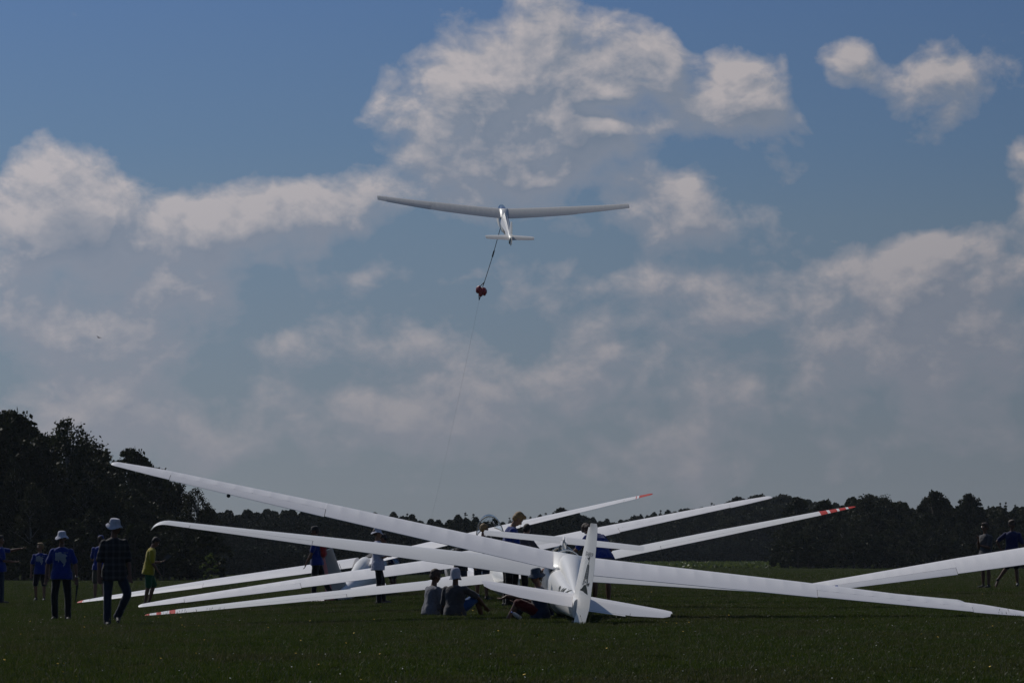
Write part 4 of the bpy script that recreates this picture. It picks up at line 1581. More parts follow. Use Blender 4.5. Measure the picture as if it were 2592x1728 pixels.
surface('rudder', g6, [(0, -4.71, -.62), (0, -4.72, -.3), (0, -4.73, .5), (0, -4.75, .85)], rotated([(0, -5.0, -.66), (0, -5.25, -.4), (0, -5.12, .5), (0, -4.98, .85)], (0, -4.72, 0), 10), .07, M_gel)
for s_ in (-1, 1):
    surface('stabilizer', g6, [(s_ * .05, -4.05, -.22), (s_ * 1.35, -4.22, -.22), (s_ * 1.5, -4.32, -.22)], [(s_ * .05, -4.42, -.23), (s_ * 1.35, -4.46, -.23), (s_ * 1.55, -4.47, -.23)], .1, M_gel, 'z')
    surface('elevator', g6, [(s_ * .08, -4.43, -.23), (s_ * 1.35, -4.47, -.23), (s_ * 1.5, -4.48, -.23)], [(s_ * .08, -4.88, -.31), (s_ * 1.3, -4.80, -.30), (s_ * 1.5, -4.74, -.29)], .05, M_trans, 'z')
wheel(g6, .3, -1.05, .2, .13)
push_rod(g6, [(0, -4.45, -.42), (0, -4.66, -.60)], .05, M_dark, 'tail_skid')
bpy.context.view_layer.update()
V, F = text_mesh('D-5469', .34, 0, bold=.004)
fz = [o for o in g6.children if o.name.startswith('fuselage')][0]
decal('registration', V, F, (-.3, -2.1, -.52), (0, -1, .03), (0, 0, 1), (-1, 0, 0), fz, M_ink, g6, .01, 0)

# ---- winch cable, parachute and strops
M_rope = material('dark_cable', (0.02, 0.022, 0.03), 0.6)
M_chute = material('dark_red_nylon', (0.42, 0.012, 0.018), 0.35, sheen=.3, noise_scale=6, noise_amt=.4)
hook = g6.matrix_world @ Vector((-.05, .9, -.98))
chY = 243.0
pt, pb = px(1226, 714, chY), px(1213, 759, chY + .8)
rope = [hook + (pt - hook) * t_ + Vector((0, 0, -.12 * math.sin(math.pi * t_))) for t_ in np.linspace(0, 1, 14)]
V, F = tube(rope, .022, 6)
mid_ = rope[6]
V2, F2 = tube([mid_ - (pt - hook).normalized() * .35, mid_ + (pt - hook).normalized() * .35], .05, 6)
strop = mesh_obj('tow_strop', V, F, M_rope)
tag(strop, 'dark strop between the airborne glider and its red parachute', 'cable')
mesh_obj('weak_link', V2, F2, M_rope, strop)
end = px(1052, 1440, 470)
end.z = float(ground(end.x, 470)) + .02
cab = []
for t_ in np.linspace(0, 1, 40):
    p = pb + (end - pb) * t_
    p.z -= 4.0 * t_ * (1 - t_)
    cab.append(p)
V, F = tube(cab, .004, 5)
tag(mesh_obj('winch_cable', V, F, M_rope), 'thin winch cable running from the red parachute down to the field', 'cable')
chute = empty('parachute', px(1218, 735, chY + .4))
tag(chute, 'small folded dark red parachute hanging on the winch cable', 'parachute')
inv = Matrix.Translation(-chute.location)
cpt, cpb = inv @ pt, inv @ pb


def lobe(cx_, cz_, rx, rz, seed, tilt):
    bm = bmesh.new()
    bmesh.ops.create_icosphere(bm, subdivisions=4, radius=1.0)
    for v in bm.verts:
        p = v.co.copy()
        n_ = noise.noise(Vector((p.x * 1.6 + seed, p.y * 1.6, p.z * 1.2))) * .22
        fold = .05 * math.sin(9 * math.atan2(p.y, p.x) + seed) * (1 - abs(p.z))
        p *= 1 + n_ + fold
        v.co = Vector((p.x * rx, p.y * rx * .8, p.z * rz))
    bmesh.ops.rotate(bm, verts=bm.verts, matrix=Matrix.Rotation(tilt, 3, 'Y'))
    bmesh.ops.translate(bm, verts=bm.verts, vec=(cx_, 0, cz_))
    me = bpy.data.meshes.new('canopy_lobe')
    bm.to_mesh(me)
    bm.free()
    me.materials.append(M_chute)
    me.polygons.foreach_set('use_smooth', np.ones(len(me.polygons), dtype=bool))
    o = bpy.data.objects.new('canopy_lobe', me)
    C.objects.link(o)
    o.parent = chute
    return o


lobe(-.16, .05, .20, .26, 1.0, .25)
lobe(.14, -.06, .22, .27, 4.2, -.25)
lobe(-.02, -.18, .15, .22, 7.7, .1)
for (a_, b_) in [(cpt, Vector((-.12, 0, .22))), (cpt, Vector((.06, 0, .12))), (cpb, Vector((-.16, 0, -.2))), (cpb, Vector((-.02, 0, -.3)))]:
    push_rod(chute, [a_, b_], .028, M_rope, 'strap')

# ------------------------------------------------------------------ people
M_skin = material('skin', (0.20, 0.105, 0.065), 0.55, 0.4, 12, .12)
M_skin_dark = material('tanned_skin', (0.13, 0.062, 0.037), 0.55, 0.4, 12, .12)
M_eye = material('eye_white', (0.6, 0.6, 0.58), 0.3)


def cloth_mat(name, c, rough=.85):
    return material(name, c, rough, .15, 25, .18, bump=.35, bump_scale=38, sheen=.25)


M_tee_blue = cloth_mat('royal_blue_cotton', (0.006, 0.024, 0.165))
M_tee_navy = cloth_mat('navy_cotton', (0.012, 0.016, 0.075))
M_tee_grey = cloth_mat('grey_cotton', (0.14, 0.14, 0.165))
M_tee_dgrey = cloth_mat('dark_grey_cotton', (0.065, 0.060, 0.065))
M_tee_white = cloth_mat('pale_lavender_cotton', (0.40, 0.40, 0.50))
M_tee_black = cloth_mat('black_cotton', (0.014, 0.014, 0.016))
M_yellow = cloth_mat('yellow_polo_cotton', (0.30, 0.24, 0.012))
M_green = cloth_mat('green_shorts_cotton', (0.006, 0.075, 0.028))
M_jeans = cloth_mat('blue_denim', (0.016, 0.024, 0.040))
M_black_tr = cloth_mat('black_trousers', (0.010, 0.010, 0.012))
M_khaki = cloth_mat('khaki_shorts', (0.10, 0.085, 0.06))
M_hat_white = cloth_mat('white_hat_cotton', (0.45, 0.45, 0.52))
M_hat_blue = cloth_mat('blue_hat_cotton', (0.030, 0.048, 0.075))
M_cap_black = cloth_mat('black_cap', (0.02, 0.02, 0.022))
M_cap_blue = cloth_mat('blue_cap', (0.015, 0.03, 0.16))
M_red_sh = cloth_mat('dark_red_shorts', (0.07, 0.005, 0.006))
M_blue_sh = cloth_mat('bright_blue_shorts', (0.012, 0.06, 0.20))
M_red_pack = cloth_mat('red_pack_cloth', (0.28, 0.015, 0.015))
M_teal = cloth_mat('slate_blue_cotton', (0.012, 0.025, 0.055))
M_blond = material('blond_hair', (0.24, 0.15, 0.06), .6, .4, 60, .35, bump=.6, bump_scale=90)
M_brown = material('brown_hair', (0.055, 0.030, 0.018), .6, .4, 60, .35, bump=.6, bump_scale=90)
M_dkhair = material('dark_hair', (0.02, 0.014, 0.011), .6, .4, 60, .35, bump=.6, bump_scale=90)
M_redhair = material('auburn_hair', (0.16, 0.040, 0.015), .6, .4, 60, .35, bump=.6, bump_scale=90)
M_shoe = material('dark_shoe', (0.02, 0.02, 0.022), .7)
M_shoe_red = material('red_shoe', (0.30, 0.02, 0.03), .6)
M_print = material('pale_grey_print', (0.22, 0.24, 0.27), .8)
M_shades = material('black_sunglasses', (0.008, 0.008, 0.01), .15)

M_plaid = bpy.data.materials.new('dark_plaid_cotton')
M_plaid.use_nodes = True
_t = NT(M_plaid.node_tree)
_p = _t.n['Principled BSDF']
_p.inputs['Roughness'].default_value = .85
_tc = _t.new('ShaderNodeTexCoord')
_sx = _t.new('ShaderNodeSeparateXYZ')
_t.link(_tc.outputs['Object'], _sx.inputs[0])
_wx = _t.math('PINGPONG', _t.math('MULTIPLY', _sx.outputs[0], 1.0), 0.055)
_wz = _t.math('PINGPONG', _t.math('MULTIPLY', _sx.outputs[2], 1.0), 0.055)
_fx = _t.mapr(_wx, 0.030, 0.040, 0, 1)
_fz = _t.mapr(_wz, 0.030, 0.040, 0, 1)
_c = _t.mix(_t.math('MULTIPLY', _t.math('ADD', _fx, _fz), 0.5), (0.008, 0.008, 0.009, 1), (0.055, 0.050, 0.056, 1))
_t.link(_c, _p.inputs['Base Color'])


class Solid:
    """a bag of closed shapes fused into one skin by a voxel remesh"""

    def __init__(self):
        self.V, self.F = [], []

    def add(self, V, F):
        o = len(self.V)
        self.V += [tuple(v) for v in V]
        self.F += [tuple(i + o for i in f) for f in F]

    def ball(self, c, r, M=None):
        if not hasattr(r, '__len__'):
            r = (r, r, r)
        V, F = [], []
        n, m = 14, 9
        for i in range(1, m):
            a = math.pi * i / m
            for k in range(n):
                b = 2 * math.pi * k / n
                V.append(Vector((r[0] * math.sin(a) * math.cos(b), r[1] * math.sin(a) * math.sin(b), r[2] * math.cos(a))))
        V.append(Vector((0, 0, r[2])))
        V.append(Vector((0, 0, -r[2])))
        t_, b_ = len(V) - 2, len(V) - 1
        for i in range(m - 2):
            for k in range(n):
                a, b = i * n + k, i * n + (k + 1) % n
                F.append((a, a + n, b + n, b))
        for k in range(n):
            F.append((t_, k, (k + 1) % n))
            F.append((b_, (m - 2) * n + (k + 1) % n, (m - 2) * n + k))
        c = Vector(c)
        V = [(M @ v if M is not None else v) + c for v in V]
        self.add(V, F)

    def cone(self, a, b, ra, rb, n=14):
        """tapered capsule"""
        a, b = Vector(a), Vector(b)
        L = (b - a).length
        if L < 1e-5:
            return
        d = (b - a) / L
        pts, rad = [], []
        for i in range(5):
            an = math.pi / 2 * i / 4
            pts.append(a - d * ra * math.cos(an))
            rad.append(max(ra * math.sin(an), 1e-4))
        for i in range(5):
            an = math.pi / 2 * i / 4
            pts.append(b + d * rb * math.sin(an))
            rad.append(max(rb * math.cos(an), 1e-4))
        s = d.orthogonal().normalized()
        t = d.cross(s)
        V, F = [], []
        for p, r in zip(pts, rad):
            for k in range(n):
                an = 2 * math.pi * k / n
                V.append(p + (s * math.cos(an) + t * math.sin(an)) * r)
        for i in range(len(pts) - 1):
            for k in range(n):
                x, y = i * n + k, i * n + (k + 1) % n
                F.append((x, y, y + n, x + n))
        F.append(tuple(range(n - 1, -1, -1)))
        F.append(tuple(range((len(pts) - 1) * n, len(pts) * n)))
        self.add(V, F)

    def chain(self, pts, rad):
        for i in range(len(pts) - 1):
            self.cone(pts[i], pts[i + 1], rad[i], rad[i + 1])

    def loft(self, secs, n=24, ex=2.3):
        """secs: (centre, right vec, fwd vec, rx, ry)"""
        rings = []
        for (c, rv, fv, rx, ry) in secs:
            ring = []
            for k in range(n):
                a = 2 * math.pi * k / n
                ca, sa = math.cos(a), math.sin(a)
                ring.append(c + rv * rx * math.copysign(abs(ca) ** (2 / ex), ca) + fv * ry * math.copysign(abs(sa) ** (2 / ex), sa))
            rings.append(ring)
        V, F = loft(rings)
        # orientation
        cen = sum((s[0] for s in secs), Vector()) / len(secs)
        f = F[len(F) // 2]
        nrm = (V[f[1]] - V[f[0]]).cross(V[f[2]] - V[f[1]])
        if nrm.dot(V[f[0]] - cen) < 0:
            F = [tuple(reversed(q)) for q in F]
        self.add(V, F)

    def build(self, name, voxel, mat, parent, smooth=4, fold=0.0, foldscale=7.0, seed=0.0, stretch=(1, 1, 1)):
        me = bpy.data.meshes.new(name + '_raw')
        me.from_pydata(self.V, [], self.F)
        o = bpy.data.objects.new(name, me)
        C.objects.link(o)
        m = o.modifiers.new('remesh', 'REMESH')
        m.mode = 'VOXEL'
        m.voxel_size = voxel
        m.use_smooth_shade = True
        sm_ = o.modifiers.new('smooth', 'SMOOTH')
        sm_.factor = .5
        sm_.iterations = smooth
        dg = bpy.context.evaluated_depsgraph_get()
        me2 = bpy.data.meshes.new_from_object(o.evaluated_get(dg))
        o.modifiers.clear()
        o.data = me2
        bpy.data.meshes.remove(me)
        me2.name = name
        n = len(me2.vertices)
        if fold:
            co = np.empty(n * 3, np.float32)
            no = np.empty(n * 3, np.float32)
            me2.vertices.foreach_get('co', co)
            me2.vertex_normals.foreach_get('vector', no)
            co, no = co.reshape(-1, 3), no.reshape(-1, 3)
            d = np.array([abs(noise.noise(Vector((v[0] * foldscale * stretch[0] + seed, v[1] * foldscale * stretch[1], v[2] * foldscale * stretch[2] + seed)))) for v in co])
            d2 = np.array([noise.noise(Vector((v[0] * foldscale * 2.6 + seed, v[1] * foldscale * 2.6, v[2] * foldscale * 3.2 + seed))) for v in co])
            co += no * ((d * 1.2 - .25) * fold + d2 * fold * .35)[:, None]
            me2.vertices.foreach_set('co', co.ravel())
            me2.update()
        me2.materials.clear()
        me2.materials.append(mat)
        me2.polygons.foreach_set('use_smooth', np.ones(len(me2.polygons), dtype=bool))
        o.parent = parent
        return o


def nv(v):
    return Vector(v).normalized()


def make_person(u, vfoot, Y, face, label, H=1.78, lean=(0, 0, 1), head=(0, 0, 1), hyaw=0, arms=None, legs=None, girth=1.0, twist=0,
                shirt=None, sleeve=.55, hem=.10, pants=None, plen='long', hair=None, hairstyle='short', hat=None, hatmat=None, shades=False,
                shoes=M_shoe, skin=M_skin, sit=None, curl=.5, voxel=.0105, child=False, shift=(0, 0), seed=0.0, group=None, X=None, tk=1.0):
    """arms / legs: dict L,R of direction tuples in the body frame (x right, y front, z up)"""
    s = H / 1.78
    root = empty('person')
    x = (u - 1296) / FPX * Y if X is None else X
    root.location = (x, Y, float(ground(x, Y)))
    root.rotation_euler = (0, 0, R(face))
    tag(root, label, 'person', group)
    T = nv(lean)
    rgt = Matrix.Rotation(R(twist), 3, 'Z') @ Vector((1, 0, 0))
    rgt = (rgt - T * rgt.dot(T)).normalized()
    fwd = T.cross(rgt).normalized()
    legs = legs or {}
    LEG = dict(L=((-.05, .03, -1), (-.02, -.04, -1), (-.15, 1, 0)), R=((.05, .03, -1), (.02, -.04, -1), (.15, 1, 0)))
    LEG.update(legs)
    ARM = dict(L=((-.18, .02, -1), (-.06, .18, -1), (0, .2, -1)), R=((.18, .02, -1), (.06, .18, -1), (0, .2, -1)))
    ARM.update(arms or {})
    thigh, shin, uarm, farm = .43 * s, .42 * s, .295 * s, .255 * s
    hipw = .092 * s
    J = {}
    low = 0
    for k, sg in (('L', -1), ('R', 1)):
        hp = Vector((sg * hipw, 0, 0))
        kn = hp + nv(LEG[k][0]) * thigh
        an = kn + nv(LEG[k][1]) * shin
        J[k] = [hp, kn, an]
        fd = nv(LEG[k][2])
        low = min(low, an.z - (.075 * s if fd.z > -.5 else .22 * s))
    pel = Vector((0, 0, -low if sit is None else sit * s))
    pel += Vector((shift[0], shift[1], 0))
    for k in 'LR':
        J[k] = [p + pel for p in J[k]]
    sp = lambda f: pel + T * (f if f < 0 else f * tk) * s
    chest = sp(.50)
    neck0 = sp(.535) + fwd * .0
    hd = nv(head)
    if head == (0, 0, 1):
        hd = nv(Vector((0, 0, 1)) * .75 + T * .25)
    neck1 = neck0 + nv(hd * .6 + T * .4) * .075 * s
    hs = s * (1.06 if child else 1.0)
    hc = neck1 + hd * .105 * hs
    # head frame
    hf = fwd - hd * fwd.dot(hd)
    hf = (Matrix.Rotation(R(hyaw), 3, hd) @ hf).normalized()
    hr = hf.cross(hd).normalized()
    HM = Matrix((hr, hf, hd)).transposed()
    hp_ = lambda a, b, c: hc + HM @ Vector((a * hs, b * hs, c * hs))
    B = Solid()
    g = girth
    # torso of the body
    B.loft([(sp(-.09), rgt, fwd, .10 * s * g, .08 * s), (sp(-.02), rgt, fwd, .155 * s * g, .105 * s * g), (sp(.10), rgt, fwd, .145 * s * g, .10 * s * g), (sp(.22), rgt, fwd, .130 * s * g, .092 * s * g),
            (sp(.36), rgt, fwd, .155 * s * g, .105 * s * g), (sp(.45), rgt, fwd, .165 * s, .095 * s), (sp(.51), rgt, fwd, .12 * s, .075 * s), (sp(.55), rgt, fwd, .05 * s, .05 * s)])
    B.cone(neck0 - T * .04 * s, neck1 + hd * .03 * s, .058 * s, .050 * s)
    # head
    B.ball(hp_(0, -.010, .035), (.074 * hs, .093 * hs, .088 * hs), HM)
    B.ball(hp_(0, .022, -.030), (.060 * hs, .070 * hs, .080 * hs), HM)
    B.ball(hp_(0, .062, -.078), (.026 * hs, .024 * hs, .022 * hs), HM)
    B.cone(hp_(0, .078, .010), hp_(0, .104, -.022), .010 * hs, .014 * hs)
    B.ball(hp_(0, .083, -.052), (.024 * hs, .012 * hs, .010 * hs), HM)
    B.cone(hp_(-.04, .078, .028), hp_(.04, .078, .028), .011 * hs, .011 * hs)
    for sg in (-1, 1):
        B.ball(hp_(sg * .077, -.008, -.008), (.010 * hs, .020 * hs, .032 * hs), HM)
    # limbs
    A = {}
    for k, sg in (('L', -1), ('R', 1)):
        sh = sp(.455) + rgt * sg * .178 * s
        el = sh + (Matrix((rgt, fwd, T)).transposed() @ nv(ARM[k][0])) * uarm if False else sh + nv(ARM[k][0]) * uarm
        wr = el + nv(ARM[k][1]) * farm
        A[k] = [sh, el, wr]
        B.ball(sh, .056 * s)
        B.chain([sh, sh + (el - sh) * .45, el], [.050 * s, .047 * s, .037 * s])
        B.chain([el, el + (wr - el) * .3, wr], [.038 * s, .040 * s, .025 * s])
        hdn = nv(ARM[k][2])
        wd = hdn.cross(fwd if abs(hdn.dot(fwd)) < .8 else T).normalized()       # across the palm
        pn = wd.cross(hdn).normalized()                                          # palm normal
        if len(ARM[k]) > 3:
            pn = nv(ARM[k][3])
            wd = hdn.cross(pn).normalized()
        pm = wr + hdn * .048 * s
        Mh = Matrix((wd, pn, hdn)).transposed()
        B.ball(pm, (.040 * s, .016 * s, .052 * s), Mh)
        for q, (off, ln) in enumerate(((-.030, .070), (-.010, .082), (.010, .076), (.029, .060))):
            b0 = wr + hdn * .086 * s + wd * off * s
            cq = curl + .08 * q
            d1_ = nv(hdn + pn * cq * .5 + wd * off * 3.5)
            d2_ = nv(hdn * (1 - cq * .5) + pn * cq * 1.2 + wd * off * 2)
            m1 = b0 + d1_ * ln * .55 * s
            B.chain([b0 - hdn * .012 * s, m1, m1 + d2_ * ln * .5 * s], [.0095 * s, .009 * s, .0075 * s])
        tb = wr + hdn * .025 * s - wd * .030 * s * sg
        B.chain([tb, tb + nv(hdn - wd * sg * .9 + pn * .3) * .04 * s, tb + nv(hdn - wd * sg * .5 + pn * .5) * .072 * s], [.014 * s, .011 * s, .009 * s])
        hp, kn, an = J[k]
        B.chain([hp, hp + (kn - hp) * .4, kn], [.082 * s * g, .076 * s, .053 * s])
        B.chain([kn, kn + (an - kn) * .3 - nv(LEG[k][2]) * .010 * s, an], [.052 * s, .055 * s, .034 * s])
        fd = nv(LEG[k][2])
        B.chain([an + Vector((0, 0, -.03 * s)) - fd * .03 * s, an + fd * .10 * s + Vector((0, 0, -.045 * s)), an + fd * .17 * s + Vector((0, 0, -.055 * s))], [.036 * s, .032 * s, .022 * s])
    body = B.build('body', voxel, skin, root, 3)
    # eyes
    for sg in (-1, 1):
        E = Solid()
        E.ball(hp_(sg * .030, .079, .008), .0115 * hs)
        mesh_obj('eye', E.V, E.F, M_eye, root)
    # ---- clothes
    if shirt:
        S = Solid()
        i_ = .016 * s
        lo = -hem
        S.loft([(sp(lo), rgt, fwd, .190 * s * g + i_, .142 * s * g + i_), (sp(.02), rgt, fwd, .180 * s * g + i_, .134 * s * g + i_), (sp(.12), rgt, fwd, .152 * s * g + i_, .112 * s * g + i_), (sp(.22), rgt, fwd, .148 * s * g + i_, .104 * s * g + i_),
                (sp(.36), rgt, fwd, .164 * s * g + i_, .112 * s * g + i_), (sp(.45), rgt, fwd, .172 * s + i_, .100 * s + i_), (sp(.505), rgt, fwd, .13 * s + i_, .078 * s + i_), (sp(.545), rgt, fwd, .066 * s, .062 * s)])
        for k in 'LR':
            sh, el, wr = A[k]
            e = sh + (el - sh) * sleeve * 1.35
            S.ball(sh, .066 * s)
            S.chain([sh, e], [.063 * s, .064 * s])
            if sleeve > .8:
                S.chain([e, el, wr], [.06 * s, .05 * s, .036 * s])
            B2 = el - sh
        shirt_o = S.build('shirt', .0125, shirt, root, 3, .014, 6.5, seed + 3.1, (1, 1, .8))
    else:
        shirt_o = None
    if pants:
        S = Solid()
        i_ = .014 * s
        pt_ = Vector((0, 0, 1)) if sit is None else T
        if plen == 'long':
            for k in 'LR':
                hp, kn, an = J[k]
                S.chain([hp, hp + (kn - hp) * .45, kn], [.092 * s * g, .090 * s, .072 * s])
                S.chain([kn, kn + (an - kn) * .5, an + (an - kn).normalized() * .03 * s], [.072 * s, .068 * s, .064 * s])
        else:
            for k in 'LR':
                hp, kn, an = J[k]
                e = hp + (kn - hp) * (.92 if plen == 'knee' else .70)
                S.chain([hp, hp + (kn - hp) * .4, e], [.094 * s * g, .096 * s, .090 * s])
        S.loft([(sp(-.11), rgt, fwd, .13 * s * g, .11 * s), (sp(-.04), rgt, fwd, .170 * s * g, .118 * s * g), (sp(.04), rgt, fwd, .160 * s * g, .112 * s * g), (sp(.10), rgt, fwd, .148 * s * g, .104 * s * g)])
        S.build('trousers' if plen == 'long' else 'shorts', .0125, pants, root, 3, .012, 7.0, seed + 9.7, (1, 1, .6))
    if shoes:
        for k in 'LR':
            S = Solid()
            fd = nv(LEG[k][2])
            an = J[k][2]
            dn = Vector((0, 0, -1)) if abs(fd.z) < .6 else nv(Vector((0, 1, 0)) * -1)
            S.chain([an + dn * .036 * s - fd * .045 * s, an + fd * .06 * s + dn * .040 * s, an + fd * .175 * s + dn * .052 * s], [.040 * s, .042 * s, .032 * s])
            S.cone(an + Vector((0, 0, .01)), an + dn * .03 * s, .044 * s, .045 * s)
            S.build('shoe', .012, shoes, root, 2)
    # ---- hair and hats
    if hair is not None:
        S = Solid()
        if hairstyle == 'short':
            S.ball(hp_(0, -.022, .050), (.083 * hs, .094 * hs, .086 * hs), HM)
            S.ball(hp_(0, -.050, .010), (.076 * hs, .062 * hs, .075 * hs), HM)
            S.ball(hp_(0, .035, .095), (.058 * hs, .050 * hs, .036 * hs), HM)
        elif hairstyle == 'full':
            S.ball(hp_(0, -.018, .058), (.090 * hs, .102 * hs, .090 * hs), HM)
            S.ball(hp_(0, -.052, .005), (.082 * hs, .062 * hs, .085 * hs), HM)
            S.ball(hp_(0, .055, .108), (.060 * hs, .050 * hs, .038 * hs), HM)
        elif hairstyle == 'bun':
            S.ball(hp_(0, -.022, .045), (.086 * hs, .096 * hs, .086 * hs), HM)
            S.ball(hp_(0, -.055, .0), (.080 * hs, .062 * hs, .085 * hs), HM)
            S.ball(hp_(.02, -.135, .035), (.050 * hs, .052 * hs, .055 * hs), HM)
            S.ball(hp_(.02, -.165, -.03), (.035 * hs, .040 * hs, .055 * hs), HM)
        S.build('hair', .009, hair, root, 2, .0035, 30, seed, (1, 1, .5))
    HM4 = Matrix.Translation(hc) @ HM.to_4x4()

    def hat_part(name, prof, mat, off=(0, -.008, .0), sx=1.0, sy=1.18, tilt=0.0, wob=0.0, seg=32):
        V, F = lathe(prof, seg)
        out_ = []
        Mt = Matrix.Rotation(tilt, 4, 'X')
        for v in V:
            a = math.atan2(v[1], v[0])
            r_ = math.hypot(v[0], v[1])
            dz = wob * math.sin(2.3 * a + seed) * max(0, r_ - .07) * 8
            w = Vector((v[0] * sx * hs * (1 + wob * .8 * math.sin(3 * a + seed) * (v[2] > .05)), v[1] * sy * hs, (v[2] + dz) * hs))
            out_.append(HM4 @ (Mt @ w + Vector(off) * hs))
        return mesh_obj(name, out_, F, mat, root)

    if hat == 'bucket':
        prof = [(.001, .138), (.040, .140), (.066, .132), (.076, .118), (.082, .085), (.090, .045), (.098, .034), (.122, .008), (.132, -.004), (.134, -.010), (.128, -.008), (.100, .022), (.088, .032), (.080, .07), (.060, .118), (.001, .128)]
        hat_part('bucket_hat', prof, hatmat or M_hat_white, (0, -.004, .015), 1.0, 1.12, -.08, .05)
    elif hat == 'soft':
        prof = [(.001, .150), (.045, .148), (.074, .125), (.088, .080), (.092, .030), (.096, -.03), (.108, -.055), (.110, -.06), (.100, -.055), (.088, -.02), (.080, .05), (.06, .12), (.001, .14)]
        hat_part('soft_hat', prof, hatmat or M_hat_white, (0, -.012, .0), 1.0, 1.12, .10, .04)
    elif hat == 'cap':
        prof = [(.001, .128), (.030, .126), (.060, .112), (.080, .080), (.086, .045), (.087, .028), (.080, .028), (.074, .07), (.050, .105), (.001, .118)]
        co_ = hat_part('cap', prof, hatmat, (0, -.010, .012), 1.0, 1.14, -.05)
        V, F = [], []
        nn = 9
        for j in range(2):
            for i in range(nn):
                a = math.pi * (i / (nn - 1))
                ca, sa = math.cos(a), math.sin(a)
                V.append(HM4 @ Vector((ca * .074 * hs, (.045 + sa * .045) * hs, (.040 + .004 * j) * hs)))
                V.append(HM4 @ Vector((ca * .070 * hs, (.060 + sa * .105) * hs, (.030 - .018 * sa + .004 * j) * hs)))
        for i in range(nn - 1):
            a = 2 * i
            F.append((a, a + 2, a + 3, a + 1))
            b = a + 2 * nn
            F.append((b + 1, b + 3, b + 2, b))
            F.append((a + 1, a + 3, b + 3, b + 1))
        mesh_obj('visor', V, F, hatmat, co_)
    if shades:
        S = Solid()
        for sg in (-1, 1):
            S.ball(hp_(sg * .032, .092, .010), (.027 * hs, .008 * hs, .018 * hs), HM)
            S.cone(hp_(sg * .058, .088, .014), hp_(sg * .080, .005, .010), .004 * hs, .004 * hs)
        S.cone(hp_(-.02, .094, .014), hp_(.02, .094, .014), .004 * hs, .004 * hs)
        S.build('sunglasses', .005, M_shades, root, 1)
    info = dict(root=root, body=body, shirt=shirt_o, wr={k: A[k][2] for k in 'LR'}, hand={k: A[k][2] + nv(ARM[k][2]) * .09 * s for k in 'LR'}, J=J, T=T, rgt=rgt, fwd=fwd, sp=sp, s=s, hp=hp_)
    return info


MAP_OUT = [(-.50, .42), (-.42, .50), (-.30, .44), (-.16, .52), (.02, .52), (.10, .40), (.22, .36), (.40, .34), (.52, .24), (.56, .14), (.46, .14), (.42, .04), (.47, -.12), (.47, -.28),
           (.40, -.36), (.38, -.55), (.24, -.72), (.20, -.62), (.26, -.50), (.10, -.34), (-.02, -.18), (-.10, -.14), (-.14, -.32), (-.22, -.34), (-.24, -.18), (-.42, -.22), (-.50, -.10), (-.46, .10)]


def shirt_print(P, w, cx=0.0, up=.33):
    n = len(MAP_OUT)
    V = [(a * w, b * w, 0) for a, b in MAP_OUT]
    F = [tuple(range(n))]
    decal('shirt_print', V, F, P['sp'](up) + P['rgt'] * cx, -P['rgt'], P['T'], P['fwd'], P['shirt'], M_print, P['root'], .004, 2)
    V, F = text_mesh('M.V. 2013', .045)
    xm = max(v[0] for v in V)
    V = [(v[0] - xm / 2 + .05, v[1], 0) for v in V]
    decal('shirt_print', V, F, P['sp'](up + .095) + P['rgt'] * cx, -P['rgt'], P['T'], P['fwd'], P['shirt'], M_print, P['root'], .004, 0)


TOWARD = 180
# --- the people on the left
p1 = make_person(3, 1524, 97, -78, 'person in blue T-shirt at the left edge pointing to the right with a stretched arm', H=1.78, shirt=M_tee_blue, pants=M_jeans, hair=M_dkhair, skin=M_skin_dark, hyaw=-5,
                 arms=dict(L=((-.15, 1, -.05), (.0, 1, .22), (0, 1, .1)), R=((.2, .3, -1), (-.2, 1, -.1), (-.2, 1, 0))), legs=dict(L=((-.06, .10, -1), (-.02, .0, -1), (-.1, 1, 0))), seed=1)
p2 = make_person(104, 1515, 102, TOWARD - 5, 'blond boy in blue T-shirt with pale map print and black shorts, behind two men', H=1.58, shirt=M_tee_blue, pants=M_black_tr, plen='knee', hair=M_blond, hyaw=-60, child=True,
                 arms=dict(L=((-.30, .0, -1), (-.10, .10, -1), (0, .1, -1)), R=((.30, .0, -1), (.05, .10, -1), (0, .1, -1))), legs=dict(R=((.10, .15, -1), (.0, -.25, -1), (.1, 1, -.1)), L=((-.07, .0, -1), (.0, -.02, -1), (-.1, 1, 0))), seed=2)
shirt_print(p2, .20, 0, .34)
p3 = make_person(158, 1564, 76.5, TOWARD - 2, 'man in white bucket hat and blue T-shirt with pale map print, black trousers', H=1.80, girth=1.12, shirt=M_tee_blue, pants=M_black_tr, hat='bucket', hatmat=M_hat_white, hair=M_dkhair,
                 skin=M_skin_dark, arms=dict(L=((-.38, -.02, -1), (-.10, .12, -1), (0, .1, -1)), R=((.38, -.02, -1), (.12, .10, -1), (0, .1, -1))),
                 legs=dict(L=((-.10, .06, -1), (.0, -.04, -1), (-.2, 1, 0)), R=((.10, .10, -1), (.0, -.20, -1), (.2, 1, -.1))), seed=3)
shirt_print(p3, .24, 0, .32)
p4 = make_person(254, 1514, 103, 5, 'person in blue cap and khaki shorts from behind, half hidden by the plaid shirt', H=1.80, shirt=M_tee_blue, pants=M_khaki, plen='knee', hat='cap', hatmat=M_cap_blue, hair=M_brown,
                 lean=(.05, .06, 1), hyaw=-20, arms=dict(L=((-.2, .4, -1), (.1, 1, -.1), (0, 1, 0)), R=((.2, .4, -1), (-.2, 1, -.1), (0, 1, 0))), seed=4)
